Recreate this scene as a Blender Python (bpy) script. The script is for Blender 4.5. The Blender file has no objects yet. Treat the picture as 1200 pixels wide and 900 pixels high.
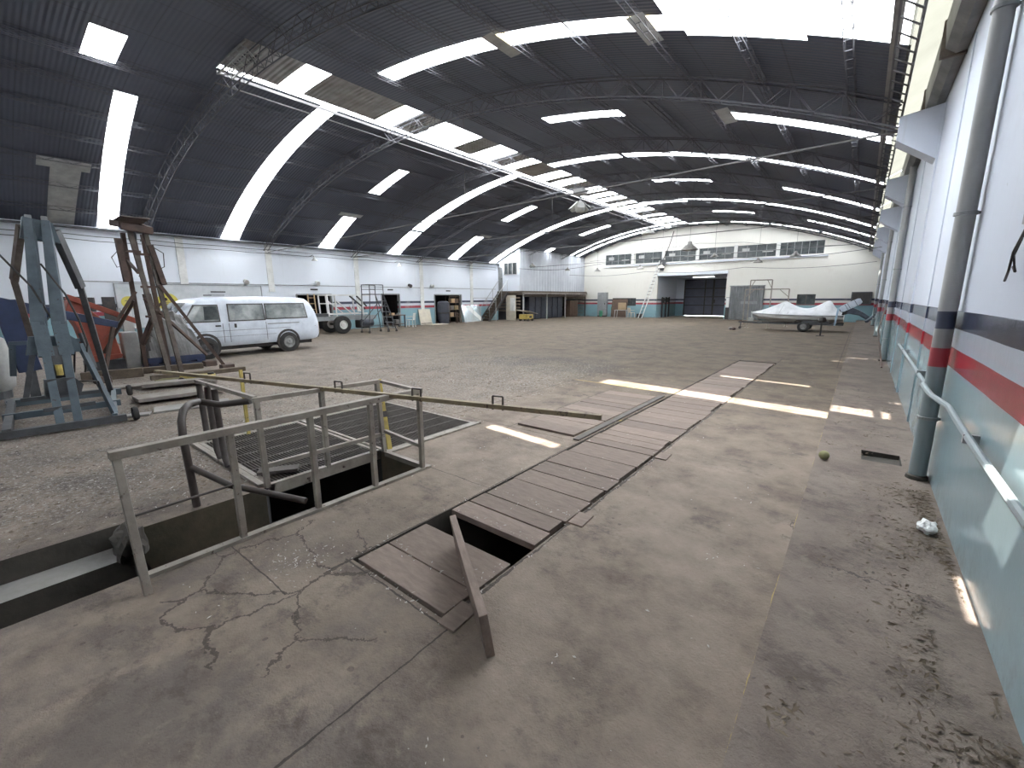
EXPO=1.9
import bpy, math, random
from math import sin, cos, pi, radians, sqrt, atan2
from mathutils import Vector, Matrix
random.seed(7)
SC = bpy.context.scene
COL = SC.collection

# ------------------------------------------------------------------ mesh builder
class MB:
    def __init__(s): s.v=[]; s.f=[]; s.m=[]
    def add(s, vs, fs, mi=0):
        n=len(s.v); s.v += [tuple(v) for v in vs]
        for f in fs: s.f.append([i+n for i in f]); s.m.append(mi)
        return s
    def box(s, x0,x1,y0,y1,z0,z1, mi=0):
        vs=[(x,y,z) for x in (x0,x1) for y in (y0,y1) for z in (z0,z1)]
        return s.add(vs,[(0,1,3,2),(4,6,7,5),(0,4,5,1),(2,3,7,6),(0,2,6,4),(1,5,7,3)],mi)
    def beam(s, p, q, w, h=None, mi=0, up=(0,0,1), w2=None, h2=None):
        p=Vector(p); q=Vector(q); h=w if h is None else h
        w2=w if w2 is None else w2; h2=h if h2 is None else h2
        d=(q-p).normalized(); u=Vector(up)
        if abs(d.dot(u))>.98: u=Vector((1,0,0)) if abs(d.x)<.9 else Vector((0,1,0))
        a=d.cross(u).normalized(); b=a.cross(d).normalized()
        vs=[]
        for c,ww,hh in ((p,w,h),(q,w2,h2)):
            for sx,sz in ((-1,-1),(1,-1),(1,1),(-1,1)): vs.append(c+a*(sx*ww/2)+b*(sz*hh/2))
        return s.add(vs,[(3,2,1,0),(4,5,6,7),(0,1,5,4),(1,2,6,5),(2,3,7,6),(3,0,4,7)],mi)
    def tube(s, pts, r, n=8, mi=0, r2=None):
        pts=[Vector(p) for p in pts]; rings=[]
        for i,p in enumerate(pts):
            d=(pts[min(i+1,len(pts)-1)]-pts[max(i-1,0)]).normalized()
            u=Vector((0,0,1)) if abs(d.z)<.9 else Vector((1,0,0))
            a=d.cross(u).normalized(); b=a.cross(d).normalized()
            rr=r if r2 is None else r+(r2-r)*i/(len(pts)-1)
            rings.append([p+a*rr*cos(2*pi*k/n)+b*rr*sin(2*pi*k/n) for k in range(n)])
        vs=[v for R in rings for v in R]; fs=[]
        for i in range(len(pts)-1):
            for k in range(n): fs.append((i*n+k,i*n+(k+1)%n,(i+1)*n+(k+1)%n,(i+1)*n+k))
        fs.append(tuple(range(n-1,-1,-1))); fs.append(tuple((len(pts)-1)*n+k for k in range(n)))
        return s.add(vs,fs,mi)
    def cyl(s, p, q, r, n=16, mi=0, r2=None): return s.tube([p,q],r,n,mi,r2)
    def lathe(s, prof, c=(0,0,0), axis='z', n=24, mi=0, cap=True):
        vs=[];fs=[]
        for (r,h) in prof:
            for k in range(n):
                a=2*pi*k/n; x,y=r*cos(a),r*sin(a)
                P=(x,y,h) if axis=='z' else ((h,x,y) if axis=='x' else (x,h,y))
                vs.append((P[0]+c[0],P[1]+c[1],P[2]+c[2]))
        for i in range(len(prof)-1):
            for k in range(n): fs.append((i*n+k,i*n+(k+1)%n,(i+1)*n+(k+1)%n,(i+1)*n+k))
        if cap and prof[0][0]>1e-4: fs.append(tuple(range(n-1,-1,-1)))
        if cap and prof[-1][0]>1e-4: fs.append(tuple((len(prof)-1)*n+k for k in range(n)))
        return s.add(vs,fs,mi)
    def prism(s, poly, axis, a, b, mi=0):
        # poly: list of 2D; axis 'x': (y,z); 'y': (x,z); 'z': (x,y)
        n=len(poly)
        def P(u,w,t): return (t,u,w) if axis=='x' else ((u,t,w) if axis=='y' else (u,w,t))
        vs=[P(u,w,a) for u,w in poly]+[P(u,w,b) for u,w in poly]
        fs=[tuple(range(n)),tuple(range(2*n-1,n-1,-1))]+[(i,(i+1)%n,n+(i+1)%n,n+i) for i in range(n)]
        return s.add(vs,fs,mi)
    def loft(s, rings, closed=True, cap=True, mi=0):
        n=len(rings[0]); vs=[p for R in rings for p in R]; fs=[]
        for i in range(len(rings)-1):
            for k in range(n if closed else n-1):
                fs.append((i*n+k,i*n+(k+1)%n,(i+1)*n+(k+1)%n,(i+1)*n+k))
        if cap:
            fs.append(tuple(range(n-1,-1,-1))); fs.append(tuple((len(rings)-1)*n+k for k in range(n)))
        return s.add(vs,fs,mi)
    def build(s, name, mats, parent=None, smooth=False, bevel=0, loc=None):
        me=bpy.data.meshes.new(name); me.from_pydata(s.v,[],s.f)
        if not isinstance(mats,(list,tuple)): mats=[mats]
        for m in mats: me.materials.append(m)
        me.polygons.foreach_set('material_index',s.m)
        import bmesh
        bm=bmesh.new(); bm.from_mesh(me); bmesh.ops.recalc_face_normals(bm,faces=bm.faces[:])
        bm.to_mesh(me); bm.free()
        if smooth:
            me.polygons.foreach_set('use_smooth',[True]*len(me.polygons))
            me.set_sharp_from_angle(angle=radians(40))
        o=bpy.data.objects.new(name,me); COL.objects.link(o)
        if parent is not None: 
            o.parent=parent
        if loc: o.location=loc
        if bevel:
            b=o.modifiers.new('bevel','BEVEL'); b.width=bevel; b.segments=2; b.limit_method='ANGLE'; b.angle_limit=radians(40)
        me.update()
        return o

def thing(name,label,cat,loc=(0,0,0),rot=(0,0,0),group=None):
    o=bpy.data.objects.new(name,None); COL.objects.link(o); o.location=loc; o.rotation_euler=rot
    o.empty_display_size=.1
    return tag(o,label,cat,group)
def tag(o,label,cat,group=None,kind=None):
    o['label']=label; o['category']=cat
    if group: o['group']=group
    if kind: o['kind']=kind
    return o
def struct(o): o['kind']='structure'; return o
def copy_tree(o,parent=None):
    c=o.copy(); COL.objects.link(c)
    if parent is not None: c.parent=parent
    for ch in list(o.children): copy_tree(ch,c)
    return c
ORD=['first','second','third','fourth','fifth','sixth','seventh','eighth','ninth','tenth','eleventh','twelfth','thirteenth','fourteenth','fifteenth','sixteenth','seventeenth','eighteenth','nineteenth','twentieth']
def ordn(i):
    if i<20: return ORD[i]
    t={2:'twenty',3:'thirty',4:'forty'}[(i+1)//10]; u=(i+1)%10
    return t+'-'+ORD[u-1] if u else {3:'thirtieth',4:'fortieth'}[(i+1)//10]

# ------------------------------------------------------------------ materials
class N:
    def __init__(s,name):
        s.mat=bpy.data.materials.new(name); s.mat.use_nodes=True; s.t=s.mat.node_tree; s.t.nodes.clear()
        s.out=s.t.nodes.new('ShaderNodeOutputMaterial')
    def n(s,kind,**kw):
        nd=s.t.nodes.new(kind)
        for k,v in kw.items(): setattr(nd,k,v)
        return nd
    def l(s,a,b): s.t.links.new(a,b)
    def val(s,inp,v):
        if hasattr(v,'is_linked') or isinstance(v,bpy.types.NodeSocket): s.l(v,inp)
        else: inp.default_value=v
    def math(s,op,a,b=0.0,c=None,clamp=False):
        nd=s.n('ShaderNodeMath',operation=op,use_clamp=clamp); s.val(nd.inputs[0],a); s.val(nd.inputs[1],b)
        if c is not None: s.val(nd.inputs[2],c)
        return nd.outputs[0]
    def noise(s,scale,detail=4,rough=.6,vec=None,out='Fac'):
        nd=s.n('ShaderNodeTexNoise'); nd.inputs['Scale'].default_value=scale; nd.inputs['Detail'].default_value=detail
        nd.inputs['Roughness'].default_value=rough
        if vec is not None: s.l(vec,nd.inputs['Vector'])
        return nd.outputs[out]
    def ramp(s,fac,stops,interp='LINEAR'):
        nd=s.n('ShaderNodeValToRGB'); nd.color_ramp.interpolation=interp; e=nd.color_ramp.elements
        while len(e)<len(stops): e.new(.5)
        for i,(p,c) in enumerate(stops):
            e[i].position=p; e[i].color=(*c,1) if len(c)==3 else c
        s.val(nd.inputs[0],fac); return nd.outputs[0]
    def mix(s,fac,a,b,mode='MIX'):
        nd=s.n('ShaderNodeMix',data_type='RGBA',blend_type=mode)
        s.val(nd.inputs[0],fac)
        for i,v in ((6,a),(7,b)):
            if isinstance(v,bpy.types.NodeSocket): s.l(v,nd.inputs[i])
            else: nd.inputs[i].default_value=(*v,1)
        return nd.outputs[2]
    def smooth(s,v,a,b):
        nd=s.n('ShaderNodeMapRange',interpolation_type='SMOOTHSTEP'); s.val(nd.inputs[0],v); nd.inputs[1].default_value=a; nd.inputs[2].default_value=b
        return nd.outputs[0]
    def pos(s):
        g=s.n('ShaderNodeNewGeometry'); return g.outputs['Position']
    def obj(s):
        return s.n('ShaderNodeTexCoord').outputs['Object']
    def xyz(s,v):
        nd=s.n('ShaderNodeSeparateXYZ'); s.l(v,nd.inputs[0]); return nd.outputs
    def scaled(s,v,sc):
        nd=s.n('ShaderNodeMapping'); nd.inputs['Scale'].default_value=sc; s.l(v,nd.inputs['Vector']); return nd.outputs[0]
    def bsdf(s,col,rough=.7,metal=0,bump=None,bstr=.3,bdist=.02,**kw):
        p=s.n('ShaderNodeBsdfPrincipled')
        if isinstance(col,bpy.types.NodeSocket): s.l(col,p.inputs['Base Color'])
        else: p.inputs['Base Color'].default_value=(*col,1)
        s.val(p.inputs['Roughness'],rough); p.inputs['Metallic'].default_value=metal
        for k,v in kw.items(): s.val(p.inputs[k],v)
        if bump is not None:
            b=s.n('ShaderNodeBump'); b.inputs['Strength'].default_value=bstr; b.inputs['Distance'].default_value=bdist
            s.l(bump,b.inputs['Height']); s.l(b.outputs[0],p.inputs['Normal'])
        s.l(p.outputs[0],s.out.inputs[0]); return p

def paint(name,c1,c2=None,scale=6,rough=.55,metal=0,bstr=.15,lo=.35,hi=.7,rust=None,rustamt=.62):
    m=N(name); o=m.obj()
    c2=c2 or tuple(x*.7 for x in c1)
    nz=m.noise(scale,5,.65,o)
    col=m.ramp(nz,[(lo,c1),(hi,c2)])
    if rust:
        n2=m.noise(scale*2.3,6,.7,o); col=m.mix(m.smooth(n2,rustamt,rustamt+.06),col,rust)
    m.bsdf(col,rough,metal,m.noise(scale*8,3,.6,o),bstr,.01)
    return m.mat
MT={}
MT['white_van']=paint('white van paint',(.62,.66,.72),(.46,.5,.56),3,.35,rust=(.3,.3,.3),rustamt=.68)
MT['glass_dark']=paint('dusty glass with interior shade',(.035,.042,.045),(.09,.1,.1),3,.12)  # dark tint stands in for the unlit interior behind the panes
MT['van_glass']=paint('dusty van glass',(.1,.115,.12),(.3,.32,.31),2.2,.15)
MT['tyre']=paint('tyre rubber',(.018,.018,.019),(.04,.038,.035),9,.85)
MT['black']=paint('black painted steel',(.022,.021,.022),(.05,.04,.035),8,.6)
MT['rim']=paint('dull wheel rim',(.33,.33,.32),(.18,.17,.16),10,.5,.3)
MT['rim_dark']=paint('dirty dark wheel rim',(.08,.08,.08),(.04,.04,.04),10,.5,.3)
MT['rail']=paint('worn grey railing paint',(.285,.255,.215),(.17,.145,.12),5,.6,rust=(.09,.06,.045),rustamt=.6)
MT['tube']=paint('dark brown steel tube',(.055,.043,.038),(.035,.026,.022),7,.5)
MT['grating']=paint('rusty steel grating',(.105,.09,.078),(.06,.05,.043),6,.75)
MT['yellow']=paint('chipped yellow paint',(.46,.35,.08),(.28,.22,.07),7,.6,rust=(.1,.07,.05),rustamt=.62)
MT['olive_yellow']=paint('faded yellow steel beam',(.24,.195,.11),(.14,.105,.065),5,.65,rust=(.07,.045,.03),rustamt=.58)
MT['blue']=paint('blue grey hammered paint',(.088,.118,.138),(.055,.075,.09),5,.5,rust=(.05,.045,.04),rustamt=.62)
MT['steel_dark']=paint('dark greasy steel',(.07,.075,.08),(.04,.04,.042),6,.55)
MT['navy']=paint('navy paint',(.03,.045,.105),(.02,.028,.055),4,.45)
MT['red']=paint('faded red orange paint',(.36,.085,.05),(.22,.05,.035),3,.6,rust=(.09,.04,.03),rustamt=.66)
MT['rusty']=paint('rust brown steel',(.105,.065,.05),(.05,.036,.032),5,.75)
MT['rusty_grey']=paint('rust grey steel',(.17,.145,.125),(.08,.06,.05),5,.75)
MT['timber']=paint('old dark timber',(.14,.11,.08),(.07,.055,.042),5,.85)
MT['timber_grey']=paint('weathered grey board',(.25,.225,.2),(.15,.13,.11),4,.85)
MT['plywood']=paint('plywood',(.4,.3,.18),(.3,.22,.13),4,.8)
MT['brown_wood']=paint('brown wood panel',(.13,.085,.06),(.09,.06,.045),4,.7)
MT['white']=paint('white gloss paint',(.66,.66,.64),(.5,.5,.48),3,.45)
MT['cream']=paint('cream paint',(.55,.5,.4),(.42,.38,.31),3,.6)
MT['grey_cab']=paint('grey painted sheet',(.28,.29,.29),(.19,.2,.2),4,.5)
MT['locker']=paint('blue grey locker sheet',(.05,.055,.072),(.03,.033,.042),3,.5)
MT['tarp']=paint('white grey tarpaulin',(.6,.61,.62),(.42,.43,.44),3,.6,bstr=.3)
MT['plastic']=paint('grey plastic sheeting',(.17,.165,.16),(.09,.085,.08),4,.35,bstr=.4)
MT['green']=paint('green plastic',(.05,.22,.13),(.03,.13,.08),5,.5)
MT['sky_blue']=paint('light blue plastic',(.35,.5,.62),(.3,.42,.52),5,.4)
MT['motor']=paint('grey blue outboard paint',(.12,.14,.17),(.07,.08,.1),5,.4)
MT['cowl']=paint('pale cowling',(.55,.6,.66),(.42,.47,.52),4,.35)
MT['cardboard']=paint('cardboard',(.42,.29,.17),(.34,.23,.13),4,.85)
MT['lamp_shade']=paint('galvanised lamp shade',(.28,.27,.25),(.17,.16,.15),5,.45,.2)
MT['lamp_white']=paint('white enamel lamp shade',(.6,.6,.57),(.42,.42,.4),5,.4)
MT['truss']=paint('dusty roof steel',(.13,.125,.125),(.07,.067,.07),3,.7)
MT['pale_sheet']=paint('pale grey corrugated sheet',(.3,.29,.27),(.2,.19,.18),3,.7)
MT['dirty_white']=paint('dirty white sheet',(.42,.42,.4),(.28,.28,.27),3,.7)
MT['concrete_dark']=paint('dark concrete',(.075,.066,.055),(.035,.032,.026),3,.85,bstr=.4)
MT['pit_wall']=paint('mossy pit concrete',(.115,.09,.06),(.05,.045,.03),2.5,.9,bstr=.4)
MT['concrete']=paint('grey concrete',(.3,.285,.265),(.2,.19,.175),3,.85,bstr=.3)
MT['dark_room']=paint('interior shade black',(.035,.034,.035),(.02,.02,.021),2,.9)  # near-black colour paints in the shade of interiors and grating pits
MT['paper']=paint('white paper',(.7,.7,.68),(.6,.6,.58),8,.8)
MT['litter']=paint('dry leaf litter',(.085,.062,.042),(.16,.125,.085),3,.9)
MT['chips']=paint('pale paint flakes',(.5,.48,.44),(.3,.28,.25),3,.9)
MT['ball']=paint('old tennis ball',(.26,.25,.12),(.19,.18,.1),20,.95)
MT['gutter']=paint('grey sheet gutter',(.2,.2,.195),(.11,.11,.11),2.2,.6)
MT['wire']=paint('grey cable',(.05,.05,.05),(.08,.08,.08),5,.6)
MT['sign_white']=paint('sign white',(.5,.52,.53),(.37,.4,.42),2,.5)
MT['sign_yellow']=paint('sign yellow',(.55,.47,.06),(.42,.36,.07),4,.5)

# plank top: concrete-coloured worn wood, varied per object
def plank_mat():
    m=N('worn dusty plank'); o=m.obj()
    oi=m.n('ShaderNodeObjectInfo').outputs['Random']
    nz=m.noise(3,5,.7,m.scaled(o,(2,9,6)))
    col=m.ramp(nz,[(.3,(.205,.158,.13)),(.5,(.165,.126,.102)),(.75,(.115,.088,.072))])
    hs=m.n('ShaderNodeHueSaturation'); m.l(col,hs.inputs['Color']); m.val(hs.inputs['Value'],m.math('MULTIPLY_ADD',oi,.35,.83)); 
    m.bsdf(hs.outputs[0],.85,0,m.noise(20,4,.7,o),.3,.01); return m.mat
MT['plank']=plank_mat()

def wall_mat(name,white=(.62,.63,.66),dirt=(.42,.41,.4),teal=(.20,.30,.325),gloss=.28,zb=(1.115,1.272,1.43,1.573)):
    m=N(name); P=m.pos(); X=m.xyz(P); z=X[2]
    wob=m.math('MULTIPLY_ADD',m.noise(1.3,2,.5,P),.012,-.006)
    zz=m.math('DIVIDE',m.math('ADD',z,wob),4.0)
    red=(.30,.035,.05); navy=(.035,.042,.07); cream=tuple(w*.82 for w in white)
    col=m.ramp(zz,[(0,teal),(zb[0]/4,red),(zb[1]/4,cream),(zb[2]/4,navy),(zb[3]/4,white)],'CONSTANT')
    gr=m.noise(.9,6,.7,P); col=m.mix(m.math('MULTIPLY',m.smooth(gr,.52,.8),.4),col,dirt)
    st=m.noise(2.2,5,.7,m.scaled(P,(3,3,.22))); col=m.mix(m.math('MULTIPLY',m.smooth(st,.58,.75),.3),col,dirt)
    sp=m.noise(14,4,.75,P); col=m.mix(m.math('MULTIPLY',m.smooth(sp,.7,.74),.6),col,(.16,.15,.14))
    # scuffed, dirtier low band
    low=m.math('MULTIPLY',m.smooth(m.math('SUBTRACT',.5,z),0,.5),m.smooth(m.noise(4,5,.7,P),.4,.7)); col=m.mix(m.math('MULTIPLY',low,.55),col,(.17,.16,.15))
    isw=m.smooth(z,zb[3],zb[3]+.02)
    ro=m.math('MULTIPLY_ADD',isw,.3,gloss)
    m.bsdf(col,ro,0,m.noise(5,5,.6,P),.12,.02); return m.mat
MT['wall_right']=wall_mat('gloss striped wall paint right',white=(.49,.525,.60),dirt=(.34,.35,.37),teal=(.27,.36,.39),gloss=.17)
MT['wall']=wall_mat('striped wall paint',white=(.62,.65,.70),dirt=(.48,.48,.47),teal=(.19,.32,.36),gloss=.45)

def roof_mat():
    m=N('dark corrugated roof sheet'); P=m.pos(); X=m.xyz(P)
    w=m.math('SINE',m.math('MULTIPLY',X[1],2*pi/.1))
    nz=m.noise(.35,4,.6,P); n2=m.noise(3,5,.7,m.scaled(P,(.3,2,.3)))
    col=m.ramp(nz,[(.35,(.074,.084,.118)),(.7,(.052,.059,.084))])
    col=m.mix(m.math('MULTIPLY',m.smooth(n2,.5,.8),.4),col,(.075,.075,.08))
    # lap joints of the sheets
    s=m.math('PINGPONG',X[0],.7); lap=m.math('LESS_THAN',s,.014)
    s2=m.math('PINGPONG',m.math('ADD',X[1],.2),.45); lap2=m.math('LESS_THAN',s2,.006)
    col=m.mix(m.math('MULTIPLY',m.math('MAXIMUM',lap,lap2),.5),col,(.02,.02,.023))
    m.bsdf(col,.6,0,w,.22,.02); return m.mat
MT['roof']=roof_mat()
def pale_roof():
    m=N('pale corrugated sheet'); P=m.pos(); X=m.xyz(P)
    w=m.math('SINE',m.math('MULTIPLY',X[1],2*pi/.13))
    col=m.ramp(m.noise(1.5,4,.6,P),[(.35,(.34,.33,.32)),(.7,(.2,.18,.16))])
    m.bsdf(col,.6,0,w,.6,.03); return m.mat
MT['roof_pale']=pale_roof()

def panel_mat(name,tint=(.95,.97,1),strength=1.0,trans=.85):
    m=N(name); P=m.pos()
    X=m.xyz(P); w=m.math('SINE',m.math('MULTIPLY',X[1],2*pi/.13))
    nz=m.noise(1.2,4,.6,P)
    c=m.ramp(nz,[(.3,tint),(.75,tuple(t*.8 for t in tint))])
    tr=m.n('ShaderNodeBsdfTranslucent'); m.l(c,tr.inputs[0])
    df=m.n('ShaderNodeBsdfDiffuse'); m.l(c,df.inputs[0])
    mx=m.n('ShaderNodeMixShader'); mx.inputs[0].default_value=trans
    m.l(df.outputs[0],mx.inputs[1]); m.l(tr.outputs[0],mx.inputs[2]); m.l(mx.outputs[0],m.out.inputs[0])
    return m.mat
MT['panel']=panel_mat('translucent fibreglass panel')
MT['panel_yellow']=panel_mat('yellowed fibreglass panel',(.75,.62,.38),trans=.5)
MT['panel_edge']=panel_mat('greenish fibreglass edge panel',(.15,.148,.125),trans=.3)

def floor_mat():
    m=N('dirty concrete floor'); P=m.pos(); X=m.xyz(P); x,y=X[0],X[1]
    big=m.noise(.35,5,.6,P); med=m.noise(1.6,6,.7,P); fine=m.noise(14,5,.75,P)
    col=m.ramp(med,[(.3,(0.275,0.226,0.182)),(.5,(0.205,0.165,0.132)),(.7,(0.105,0.08,0.064))])
    col=m.mix(m.math('MULTIPLY',m.smooth(big,.45,.68),.3),col,(.19,.152,.116))
    # far part of the hall: sandy tone, darkened to offset the stronger light there
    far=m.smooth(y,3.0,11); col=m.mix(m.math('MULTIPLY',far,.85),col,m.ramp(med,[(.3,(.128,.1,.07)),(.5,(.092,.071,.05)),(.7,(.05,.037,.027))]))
    # greyer, pinker pavement along the right wall
    pav=m.math('GREATER_THAN',x,-.19); col=m.mix(m.math('MULTIPLY',pav,.55),col,m.ramp(med,[(.3,(.185,.152,.136)),(.5,(.15,.122,.108)),(.72,(.085,.066,.058))]))
    # dark oil
    oil=m.noise(.9,4,.65,P); 
    dx=m.math('DIVIDE',m.math('ADD',x,6.6),3.0); dy=m.math('DIVIDE',m.math('SUBTRACT',y,9.6),1.4)
    blob=m.math('SUBTRACT',1.0,m.math('ADD',m.math('MULTIPLY',dx,dx),m.math('MULTIPLY',dy,dy)),clamp=True)
    col=m.mix(m.math('MULTIPLY',m.math('MULTIPLY',blob,m.smooth(oil,.4,.6)),.85),col,(.045,.04,.037))
    oil2=m.smooth(m.noise(.55,5,.7,m.scaled(P,(1,1.7,1))),.6,.72); col=m.mix(m.math('MULTIPLY',oil2,.65),col,(.075,.064,.058))
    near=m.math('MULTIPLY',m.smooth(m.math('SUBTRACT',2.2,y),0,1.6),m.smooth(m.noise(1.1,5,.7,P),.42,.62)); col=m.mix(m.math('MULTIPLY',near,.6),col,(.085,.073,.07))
    damp=m.math('MULTIPLY',m.smooth(m.noise(1.9,7,.78,m.scaled(P,(1,1.3,1))),.5,.64),m.smooth(m.noise(.42,3,.6,P),.4,.55)); col=m.mix(m.math('MULTIPLY',damp,.6),col,(.06,.048,.042))
    pale=m.math('MULTIPLY',m.smooth(m.noise(2.6,7,.78,m.scaled(P,(1.2,.8,1))),.56,.68),.35); col=m.mix(pale,col,(.24,.205,.168))
    col=m.mix(m.math('MULTIPLY',m.smooth(fine,.62,.72),.55),col,(.075,.065,.057))
    col=m.mix(m.math('MULTIPLY',m.smooth(m.noise(38,4,.8,P),.64,.7),.4),col,(.3,.265,.22))
    # speckled gravel dust at left
    lf=m.math('MULTIPLY',m.smooth(m.math('MULTIPLY',x,-1.0),4.2,5.2),m.smooth(m.math('SUBTRACT',13.0,y),0,5))
    sp=m.noise(26,3,.8,P); col=m.mix(m.math('MULTIPLY',lf,m.smooth(sp,.5,.62)),col,(.27,.25,.225))
    col=m.mix(m.math('MULTIPLY',lf,m.smooth(m.noise(19,3,.8,P),.58,.66)),col,(.06,.052,.046))
    # joints between the slabs
    wob=m.math('MULTIPLY_ADD',m.noise(2.5,4,.7,P),.09,-.045)
    jw=m.math('MULTIPLY_ADD',m.noise(3.5,5,.8,P),1.8,-.45)
    def seg(axis,a,lo,hi,w=.008,wo=.5):
        c,d=(x,y) if axis=='x' else (y,x)
        c=m.math('ADD',c,m.math('MULTIPLY',wob,wo))
        v=m.math('LESS_THAN',m.math('ABSOLUTE',m.math('SUBTRACT',c,a)),m.math('MULTIPLY',jw,w))
        v=m.math('MULTIPLY',v,m.math('GREATER_THAN',d,lo)); return m.math('MULTIPLY',v,m.math('LESS_THAN',d,hi))
    J=None
    for s in [('x',-1.5,-4,1.33,.012),('x',-2.47,1.2,14,.014),('x',-1.56,1.4,14,.02,.9),('y',.92,-3.3,-2.45,.01),('y',2.75,-3.3,-2.45,.009),('y',1.33,-2.5,-1.5,.012),
              ('x',-4.6,4.4,20,.014),('x',-5.9,5,20,.012),('x',-3.55,4.3,20,.01),('y',9.5,-12,-.2,.012),('y',14.2,-20,-.2,.012),('x',-9.5,5,24,.012),('y',4.38,-6,-2.5,.01),('x',-.3,13,30,.015)]:
        v=seg(*s); J=v if J is None else m.math('MAXIMUM',J,v)
    col=m.mix(m.math('MULTIPLY',J,.8),col,(.035,.03,.027))
    ck=m.n('ShaderNodeTexVoronoi',feature='DISTANCE_TO_EDGE'); ck.inputs['Scale'].default_value=.55
    wv=m.n('ShaderNodeVectorMath',operation='ADD'); m.l(P,wv.inputs[0]); m.l(m.noise(2.2,5,.7,P,'Color'),wv.inputs[1]); m.l(wv.outputs[0],ck.inputs['Vector'])
    cr=m.math('MULTIPLY',m.math('LESS_THAN',ck.outputs['Distance'],.006),m.smooth(m.noise(.5,2,.5,P),.56,.6)); col=m.mix(m.math('MULTIPLY',cr,.75),col,(.04,.034,.03))
    # pitted spots and a web of cracks in the broken slabs before the plank row
    vo=m.n('ShaderNodeTexVoronoi',feature='F1'); vo.inputs['Scale'].default_value=9; m.l(P,vo.inputs['Vector'])
    pit_=m.math('MULTIPLY',m.math('LESS_THAN',vo.outputs['Distance'],m.math('MULTIPLY_ADD',m.noise(5,4,.7,P),.5,-.17)),m.smooth(m.noise(.8,3,.6,P),.42,.6)); col=m.mix(m.math('MULTIPLY',pit_,.6),col,(.07,.056,.046))
    c2=m.n('ShaderNodeTexVoronoi',feature='DISTANCE_TO_EDGE'); c2.inputs['Scale'].default_value=1.7; w3=m.n('ShaderNodeVectorMath',operation='MULTIPLY_ADD'); m.l(m.noise(3.0,6,.75,P,'Color'),w3.inputs[0]); w3.inputs[1].default_value=(.3,.3,0); m.l(P,w3.inputs[2]); m.l(w3.outputs[0],c2.inputs['Vector'])
    ex=m.math('ADD',x,2.6); ey=m.math('SUBTRACT',y,1.0); zone=m.math('SUBTRACT',1.0,m.math('ADD',m.math('MULTIPLY',ex,ex),m.math('MULTIPLY',m.math('MULTIPLY',ey,ey),2.0)),clamp=True)
    ck2=m.math('MULTIPLY',m.math('LESS_THAN',c2.outputs['Distance'],m.math('MULTIPLY',jw,.028)),m.math('GREATER_THAN',zone,.25)); col=m.mix(m.math('MULTIPLY',ck2,.8),col,(.05,.04,.034)); cr=m.math('MAXIMUM',cr,ck2)
    # worn yellow lines
    wear=m.smooth(m.noise(7,5,.75,P),.36,.5)
    yl=seg('x',-.2,1.55,13,.014,.25)
    def diag(x0,y0,x1,y1,w):
        k=(y1-y0)/(x1-x0); e=m.math('SUBTRACT',y,m.math('MULTIPLY_ADD',x,k,y0-k*x0))
        v=m.math('LESS_THAN',m.math('ABSOLUTE',e),w); v=m.math('MULTIPLY',v,m.math('GREATER_THAN',x,x0)); return m.math('MULTIPLY',v,m.math('LESS_THAN',x,x1))
    yl=m.math('MAXIMUM',yl,diag(-4.6,7.9,-.22,7.73,.03))
    yl=m.math('MAXIMUM',yl,diag(-3.0,5.63,-1.66,5.42,.03))
    col=m.mix(m.math('MULTIPLY',m.math('MULTIPLY',yl,wear),.8),col,(.36,.27,.1))
    bh=m.math('MULTIPLY_ADD',med,.5,m.math('MULTIPLY_ADD',fine,.6,m.math('MULTIPLY',m.noise(60,3,.8,P),.35)))
    bh=m.math('SUBTRACT',bh,m.math('MULTIPLY',m.math('MAXIMUM',J,cr),.6))
    ro=m.math('MULTIPLY_ADD',med,-.2,.92)
    m.bsdf(col,ro,0,bh,.8,.02,**{'Specular IOR Level':.25}); return m.mat
MT['floor']=floor_mat()

def clear_glass():
    m=N('clear dusty sheet'); a=m.n('ShaderNodeBsdfTransparent'); b=m.n('ShaderNodeBsdfGlossy'); b.inputs['Roughness'].default_value=.15; b.inputs[0].default_value=(.8,.85,.88,1)
    x=m.n('ShaderNodeMixShader'); x.inputs[0].default_value=.35; m.l(a.outputs[0],x.inputs[1]); m.l(b.outputs[0],x.inputs[2]); m.l(x.outputs[0],m.out.inputs[0]); return m.mat
MT['glass_clear']=clear_glass()
MT['gate']=paint('dark blue grey gate sheet',(.085,.09,.125),(.06,.065,.09),2,.5)
MT['far_wall']=wall_mat('striped wall paint far',white=(.66,.64,.585),dirt=(.5,.46,.4),teal=(.19,.32,.36),gloss=.45)

MT['roof_steel']=paint('dark roof steel',(.1,.1,.112),(.06,.06,.07),3,.75)
# ------------------------------------------------------------------ the hall (metres; x across, y along, camera near x=0,y=0)
XL,XR,YN,YF = -23.24,.63,-5.0,37.37
XC,ZT,RR = -11.3,7.3,27.1
def zr(x): return ZT-RR+sqrt(RR*RR-(x-XC)**2)

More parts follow.
